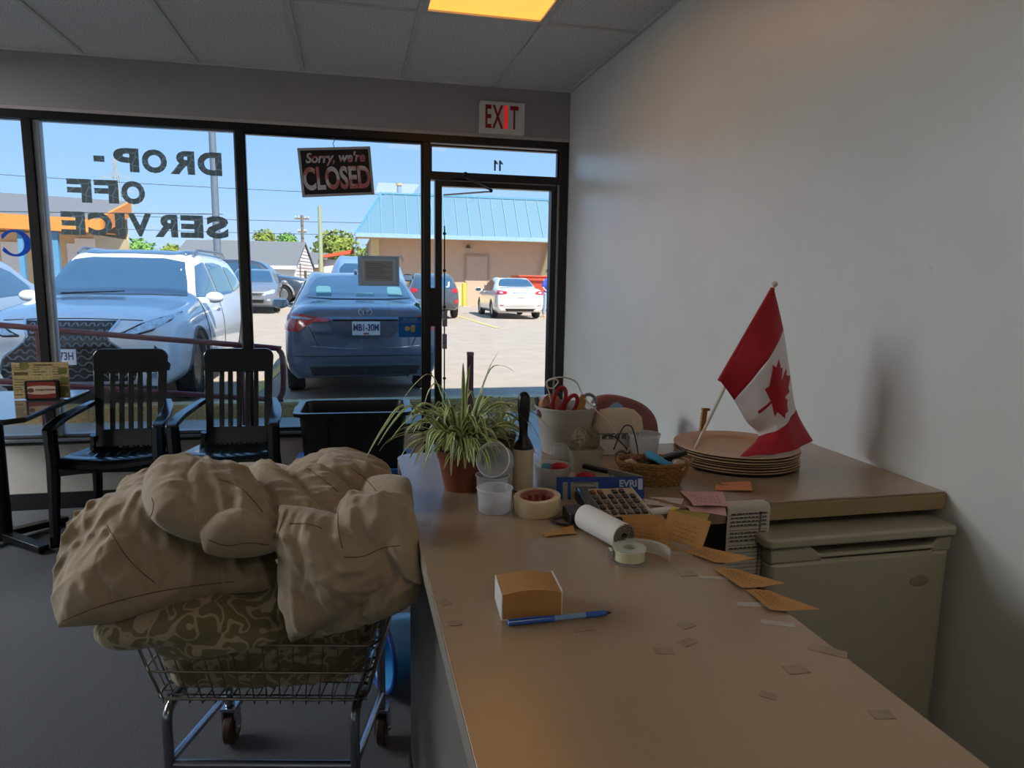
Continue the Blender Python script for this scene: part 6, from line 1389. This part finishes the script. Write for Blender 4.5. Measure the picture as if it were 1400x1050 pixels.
ob('tissue', MB().sheet([[(-.045, .0, .115), (-.02, .002, .118), (.01, .004, .118)], [(-.030, .01, .132), (-.005, .012, .138), (.018, .012, .130)], [(-.012, .018, .145), (.004, .018, .150), (.022, .018, .136)]], .001), M('tissue_blue', '#7f9fc6', .7), t, smooth=80)

# ------------------------------------------------------------------ boxes and bits in the middle of the clutter
m_tubw = clear_plastic('tub_frost', '#d9e0e4', .55, .25)
t = thing('frosted_tub', 'round frosted white plastic tub behind the wicker basket', 'tub', (.825, 1.865, CT))
ob('tub_body', MB().shell([(0, 0), (.036, 0), (.038, .004), (.044, .064), (.047, .066), (.047, .074)], .0015, 36), m_tubw, t, smooth=45); ob('contents', MB().lathe([(0, .004), (.034, .004), (.037, .026), (.02, .032), (0, .03)], 20), M('bits_grey', '#8f8f90', .7, var=.5, vscale=120), t)
m_box = clear_plastic('box_frost', '#c6c4b4', .55, .3)
t = thing('square_tub', 'square frosted plastic box holding a ball of beige wool', 'box', (.612, 1.775, CT), rad(-6))
sq = lambda w_, z: [(x, y, z) for x, y in rrect(-w_, w_, -w_*.8, w_*.8, .008, 3)]
lv = [sq(.038, 0), sq(.044, .052), sq(.0475, .0525), sq(.0475, .062), sq(.0455, .062), sq(.042, .05), sq(.036, .002)]; n = len(lv[0])
ob('box_body', MB().add([p for l_ in lv for p in l_], [(i*n+k, i*n+(k+1) % n, (i+1)*n+(k+1) % n, (i+1)*n+k) for i in range(6) for k in range(n)] + [tuple(range(n-1, -1, -1)), tuple(6*n+k for k in range(n))]), m_box, t, smooth=40)
mb = MB(); rr = random.Random(9); m_wool = M('wool_beige', '#9a8c70', .95, var=.3, vscale=60, bump=1, bscale=160)
c0 = Vector((.615, 1.775, CT + .082)); mb.ball(c0, (.034, .032, .032), 24, 16)
for k in range(46):
    ax = Vector((rr.gauss(0,1), rr.gauss(0,1), rr.gauss(0,1))).normalized(); e1 = ax.orthogonal().normalized(); e2 = ax.cross(e1); r0 = rr.uniform(.030, .041)
    o_ = ax*rr.uniform(-.016, .016); mb.tube([c0 + o_ + (e1*math.cos(a) + e2*math.sin(a))*math.sqrt(max(1e-6, r0*r0 - o_.length_squared)) for a in [i*math.pi/10 for i in range(20)]], .0011, 4, True)
tag(ob('wool_ball', mb, m_wool), 'fuzzy beige wool ball resting in the square plastic box', 'wool')
t = thing('clear_pin_box', 'small clear tapered box of pins left of the square wool box', 'box', (.548, 1.80, CT))
ob('box_body', MB().shell([(0, 0), (.030, 0), (.026, .064), (.026, .066)], .0015, 4, mat=Matrix.Rotation(rad(40), 4, 'Z')), clear_plastic('box_clear', '#d0d6d6', .25, .1), t, smooth=0)
mb = MB()
for k in range(24): a = rr.uniform(0, 6.28); q = Vector((rr.uniform(-.015,.015), rr.uniform(-.015,.015), .004 + rr.uniform(0, .016))); mb.bar(q, q + Vector((math.cos(a)*.018, math.sin(a)*.018, .008*rr.random())), .002, .002)
ob('pins', mb, M('pin_maroon', '#6a3040', .5, var=.5, vscale=200), t, kind='stuff')
m_dish = clear_plastic('dish_frost', '#dadddd', .6, .25); m_redp = M('tape_measure_red', '#b01820', .35, coat=.3); m_teal = M('chalk_teal', '#3a86a0', .6)
t = thing('round_dish', 'round frosted dish of buttons holding a red tape measure', 'dish', (.483, 1.640, CT), 0, rot=(0, 0, 0))
ob('dish_body', MB().shell([(0, 0), (.038, 0), (.041, .01), (.045, .050), (.0465, .054)], .003, 36), m_dish, t, smooth=45)
mb = MB()
for k in range(40): a, r_ = rr.uniform(0, 6.28), .033*math.sqrt(rr.random()); mb.cyl((r_*math.cos(a), r_*math.sin(a), .004 + .03*rr.random()), (r_*math.cos(a) + .001, r_*math.sin(a), .008 + .03*rr.random()), .005, n=8)
ob('buttons', mb, M('buttons_grey', '#6f6e68', .4, var=.8, vscale=150), t, kind='stuff')
t = thing('tape_measure', 'red round tape measure lying in the frosted button dish', 'tape measure', (.497, 1.628, CT + .046), 0, rot=(rad(-38), rad(14), 0))
ob('case', MB().lathe([(0, -.008), (.022, -.008), (.025, -.004), (.025, .005), (.021, .009), (0, .010)], 30), m_redp, t); ob('hub', MB().lathe([(.006, .009), (.006, .0115), (0, .012)], 16), M('hub_dark', '#5a0c12', .5), t)
tag(ob('chalk', MB().prism([(-.018,-.010),(.014,-.012),(.012,.012),(-.010,.013)], -.003, .003, 'z', mat=Matrix.Translation((.463, 1.625, CT + .050)) @ Matrix.Rotation(rad(50), 4, 'X')), m_teal, None, bev=.001), 'teal tailor chalk in the frosted button dish', 'chalk')
t = thing('tape_measure', 'red tape measure on a cream base in front of the square box', 'tape measure', (.560, 1.610, CT + .016), 0, rot=(rad(-30), rad(12), 0))
ob('case', MB().lathe([(0, .000), (.022, .000), (.027, .006), (.026, .014), (.018, .020), (0, .021)], 30), m_redp, t); ob('base', MB().lathe([(0, -.010), (.031, -.010), (.032, -.004), (.029, .0), (0, .0)], 30), M('base_cream', '#c9bda4', .6), t); ob('hub', MB().lathe([(.007, .0205), (.007, .023), (0, .0235)], 16), M('hub_dark', '#5a0c12', .5), t)
t = thing('wire_brush', 'grey steel comb brush with black handle across the clutter', 'brush', (.625, 1.600, CT + .038), rad(-24), rot=(0, rad(9), rad(-24)))
ob('handle', MB().box(-.075, -.01, -.007, .007, -.005, .008), m_blk, t, bev=.004); ob('blade', MB().box(-.01, .075, -.004, .004, -.006, .010), M('steel_grey', '#8f8c80', .4, .5), t, bev=.002)
for k in range(12): ob('tooth', MB().bar((-.004 + k*.0065, 0, -.006), (-.002 + k*.0065, -.004, -.034), .0022, .0022), M('steel_grey', '#8f8c80', .4, .5), t)
tag(ob('white_eraser', MB().box(.578, .600, 1.575, 1.588, CT + .0, CT + .030), m_white, None, bev=.002), 'small white eraser block in front of the steel brush', 'eraser')
t = thing('eyeglasses', 'black wire eyeglasses lying folded upside down on the clutter', 'glasses', (.68, 1.73, CT))
m_gl = M('frame_black', '#101010', .3)
ob('temple', MB().tube(smooth_pts([(-.035,.0,.095),(-.02,0,.103),(.0,-.005,.098),(.02,-.01,.080),(.035,-.015,.060),(.045,-.02,.03),(.044,-.02,.005)], 5), .0019, 7), m_gl, t)
ob('temple', MB().tube(smooth_pts([(-.005,-.01,.065),(.008,-.005,.095),(.025,0,.125),(.042,0,.128),(.052,0,.115),(.062,-.005,.075),(.066,-.01,.045)], 5), .0019, 7), m_gl, t)
for s in (0, 1): ob('lens_rim', MB().tube([(.012 + s*.022 + .016*math.cos(a), -.02 - s*.012 + .004*math.sin(a), .044 - s*.006 + .016*math.sin(a)) for a in [i*math.pi/12 for i in range(24)]], .0011, 6, True), m_gl, t); 
ob('lens', MB().prism([(.012 + .0155*math.cos(a), .044 + .0155*math.sin(a)) for a in [i*math.pi/12 for i in range(24)]], -.0205, -.0195, 'y'), thin_glass('spectacle_lens'), t)
ob('bridge', MB().tube(smooth_pts([(-.004,-.02,.056),(.012,-.025,.066),(.026,-.03,.058)], 5), .0024, 7), M('bridge_maroon', '#4a1828', .3, coat=.5), t)
tag(ob('bent_wire_loop', MB().tube(smooth_pts([(.705,1.70,.945),(.703,1.70,.985),(.712,1.70,1.008),(.725,1.695,.99),(.735,1.68,.975),(.755,1.67,.972)], 6), .0021, 7), M('wire_beige', '#a8937c', .5)), 'beige bent wire loop at the left rim of the wicker basket', 'wire')

# ------------------------------------------------------------------ wicker basket and what is in it
m_wick = M('wicker', '#8a6436', .7, var=.25, vscale=90); m_wickd = M('wicker_dark', '#5e4222', .75, var=.2)
t = thing('wicker_basket', 'small oval wicker basket full of pens and bits', 'basket', (.745, 1.625, CT), rad(-14))
def bp_(a, z): k = .80 + .26*z/.056; return ((.086*k)*math.cos(a), (.052*k)*math.sin(a), z)
NB = 44; mb = MB()
for r in range(9):
    z = .004 + r*.0062; pts = []
    for i in range(NB*2):
        a = math.pi*i/NB; x, y, zz = bp_(a, z); o_ = .0016*(1 if (i // 2 + r) % 2 else -1); n_ = Vector((x/.086**2, y/.052**2, 0)).normalized(); pts.append((x + n_.x*o_, y + n_.y*o_, zz))
    mb.tube(pts, .0030, 5, True)
ob('weave', mb, m_wick, t, kind='stuff')
mb = MB()
for i in range(NB): mb.tube([bp_(2*math.pi*i/NB, .0), bp_(2*math.pi*i/NB, .030), bp_(2*math.pi*i/NB, .058)], .0014, 4)
ob('stakes', mb, m_wickd, t, kind='stuff')
for r in range(2): ob('rim', MB().tube([tuple(Vector(bp_(2*math.pi*i/80, .057)) + Vector((0, 0, .0025*math.sin(2*math.pi*i/80*14 + r*math.pi)))) for i in range(80)], .003, 6, True), m_wick, t)
ob('foot_ring', MB().tube([bp_(2*math.pi*i/60, .002) for i in range(60)], .0035, 6, True), m_wickd, t)
ob('floor', MB().prism([bp_(2*math.pi*i/40, 0)[:2] for i in range(40)], .001, .004), m_wickd, t)
tag(ob('blue_crayon', MB().tube([(.745,1.655,1.006),(.77,1.60,.992),(.80,1.575,.985)], [.011,.008,.002], 12), M('crayon_blue', '#3f8fb4', .4), None), 'pale blue tapered stick lying in the wicker basket', 'pen')
tag(ob('black_remote', MB().bar((.755, 1.665, .980), (.845, 1.640, 1.010), .026, .012), M('remote_black', '#15171a', .4), None, bev=.003), 'black remote-like stick leaning on the right rim of the wicker basket', 'remote')
tag(ob('white_spool', MB().lathe([(.004, -.011), (.015, -.011), (.015, -.008), (.012, -.007), (.012, .007), (.015, .008), (.015, .011), (.004, .011)], 24, closed=True, mat=Matrix.Translation((.798, 1.588, .990)) @ Matrix.Rotation(rad(80), 4, 'X')), M('spool_white', '#b5a998', .6, var=.1), None), 'white thread spool at the right end of the wicker basket', 'spool')
tag(ob('tan_thread_bundle', MB().ball((.69, 1.64, .985), (.018, .016, .012), 16, 10), M('thread_tan', '#b39a78', .9, var=.3, vscale=120, bump=.8, bscale=200), None), 'tan thread bundle at the left end of the wicker basket', 'thread')
tag(ob('wooden_stick', MB().tube([(.822, 1.60, .955), (.838, 1.585, 1.008)], [.003, .002], 8), M('wood_tan', '#a8783e', .6), None), 'thin wooden stick leaning at the right end of the wicker basket', 'stick')
tag(ob('brown_beads', MB().ball((.712, 1.665, .990), (.014, .012, .010), 14, 9), M('bead_red_brown', '#6a3426', .4, var=.5, vscale=150), None), 'red-brown bead cluster at the back of the wicker basket', 'beads')

# ------------------------------------------------------------------ plates, flag, comb
m_pl = M('plate_tan', '#b58f68', .45, var=.05); m_plgap = M('plate_gap_shade', '#2a2018', .5)  # dark underside colour stands in for shade in the gaps between plates
PLAB = ['topmost', 'second', 'third', 'fourth', 'fifth', 'sixth', 'lowest']
for k in range(7):
    z = CT + .0005 + (6 - k)*.0068
    t = thing('plate', PLAB[k] + ' tan charger plate of the stack under the flag', 'plate', (1.072 + .003*math.sin(k*2.1), 1.782 + .003*math.cos(k*1.7), z), k*.4, 'tan charger plates in the stack')
    ob('dish', MB().lathe([(0, .0022), (.104, .0022), (.110, .0026), (.116, .0090), (.122, .0102), (.168, .0112), (.1735, .0118), (.1745, .0108)], 64, caps=False), m_pl, t, smooth=50); ob('shaded_underside', MB().lathe([(.1742, .0106), (.1722, .0056), (.122, .0053), (.116, .0050), (.110, .0), (0, .0)], 64, caps=False), m_plgap, t, smooth=50)
    ob('rim_edge', MB().tube([(.1738*math.cos(a), .1738*math.sin(a), .0108) for a in [i*math.pi/32 for i in range(64)]], .0009, 6, True), M('rim_edge', '#c9ab82', .4), t)
t = thing('flag', 'small Canadian flag on a white stick leaning over the plates', 'flag', (.925, 1.75, CT))
m_stick = M('flag_stick', '#c4b9a8', .5); m_fred = M('flag_red', '#a3101c', .7, var=.04, vscale=20, bump=.06, bscale=700); m_fwh = M('flag_white', '#d6d0d2', .7, var=.02, bump=.06, bscale=700)
ob('stick', MB().tube([(.908,1.752,CT + .008), (1.140,1.752,1.440)], .0042, 12), m_stick, t, w=True)
ob('finial', MB().ball((1.142, 1.752, 1.446), .0082, 14, 10), m_stick, t, w=True)
ob('foot', MB().lathe([(0, 0), (.030, 0), (.030, .004), (.014, .010), (.009, .024), (0, .024)], 24, c=(.906, 1.752, CT)), m_stick, t, w=True)
CP = [[(1.137,1.747,1.433),(1.064,1.746,1.306),(.991,1.746,1.178)], [(1.195,1.775,1.318),(1.102,1.700,1.240),(1.036,1.745,1.124)], [(1.235,1.790,1.196),(1.140,1.690,1.147),(1.070,1.735,1.066)], [(1.262,1.785,1.085),(1.163,1.695,1.056),(1.110,1.730,1.021)], [(1.318,1.775,.992),(1.116,1.632,.996),(.996,1.632,.994)]]
def flagp(s, u):
    cols = [smooth_pts([CP[i][j] for i in range(5)], 12) for j in range(3)] if not hasattr(flagp, 'c') else flagp.c
    flagp.c = cols; k = min(s*48, 47.999); i = int(k); f_ = k - i
    a, b, c = [cl_[i].lerp(cl_[min(i+1, 48)], f_) for cl_ in cols]
    m1 = a.lerp(b, min(1, u*2)) if u < .5 else b.lerp(c, u*2 - 1); q = a*(1-u)*(1-u) + (b*2 - (a + c)*.5)*2*u*(1-u) + c*u*u
    p = q.lerp(m1, .35)
    w_ = .006*math.sin(9*s + 7*u)*s + .004*math.sin(21*u + 4*s)*s; return p + Vector((.25*w_, w_, 0))
def band(name, s0, s1, mat, n):
    return ob(name, MB().sheet([[flagp(s0 + (s1-s0)*i/n, j/24) for j in range(25)] for i in range(n+1)], .0007), mat, t, w=True, smooth=180)
band('hoist_band', 0, .25, m_fred, 12); mid = band('white_field', .25, .75, m_fwh, 24); band('fly_band', .75, 1.0, m_fred, 12)
ob('sleeve', MB().tube([(1.137,1.752,1.434), (1.064,1.752,1.306), (.991,1.752,1.178)], .0062, 10), m_fred, t, w=True)
hl = [(0,.5),(.088,.335),(.172,.378),(.13,.135),(.24,.255),(.27,.20),(.392,.222),(.352,.09),(.43,.045),(.225,-.125),(.25,-.21),(.022,-.185),(.032,-.42),(0,-.42)]
lp = hl + [(-a, b) for a, b in hl[-2:0:-1]]; out = []
for a, b in zip(lp, lp[1:] + lp[:1]):
    for i in range(4): out.append(Vector((a[0] + (b[0]-a[0])*i/4, a[1] + (b[1]-a[1])*i/4)))
n = len(out); pts = list(out)
for i in range(-10, 11):
    for j in range(-10, 12): pts.append(Vector((i*.041 + .003, j*.041 + .002)))
r = delaunay_2d_cdt(pts, [(i, (i+1) % n) for i in range(n)], [], 1, 1e-5)
def inpoly(q):
    c = False
    for a, b in zip(out, out[1:] + out[:1]):
        if (a.y > q.y) != (b.y > q.y) and q.x < (b.x-a.x)*(q.y-a.y)/(b.y-a.y) + a.x: c = not c
    return c
for side in (1, -1):
    vs_ = []
    for q in r[0]:
        s, u = .5 + q.x*.46, .5 - q.y*.80
        e1 = flagp(min(1, s+.01), u) - flagp(s-.01, u); e2 = flagp(s, min(1, u+.01)) - flagp(s, max(0, u-.01)); nn = e1.cross(e2).normalized()
        vs_.append(flagp(s, u) + nn*(.0011 if side > 0 else -.0016))
    fs = [tuple(f) for f in r[2] if inpoly(sum((r[0][i] for i in f), Vector((0, 0)))/len(f))]
    ob('maple_leaf', MB().add(vs_, fs), m_fred, t, w=True, smooth=180)
t = thing('wooden_comb', 'ribbed tan wooden stick standing behind the plates', 'stick', (1.070, 1.985, CT), 0, rot=(0, rad(4), 0))
ob('handle', MB().prism(rrect(-.008, .008, 0, .118, .003), -.005, .005, 'y'), M('wood_tan', '#a8783e', .6), t, bev=.001)
for k in range(9): ob('ridge', MB().box(-.0095, -.004, -.006, .006, .035 + k*.008, .039 + k*.008), M('wood_tan', '#a8783e', .6), t)
ob('head', MB().box(-.010, .016, -.006, .006, .112, .120), M('wood_tan', '#a8783e', .6), t, bev=.002)
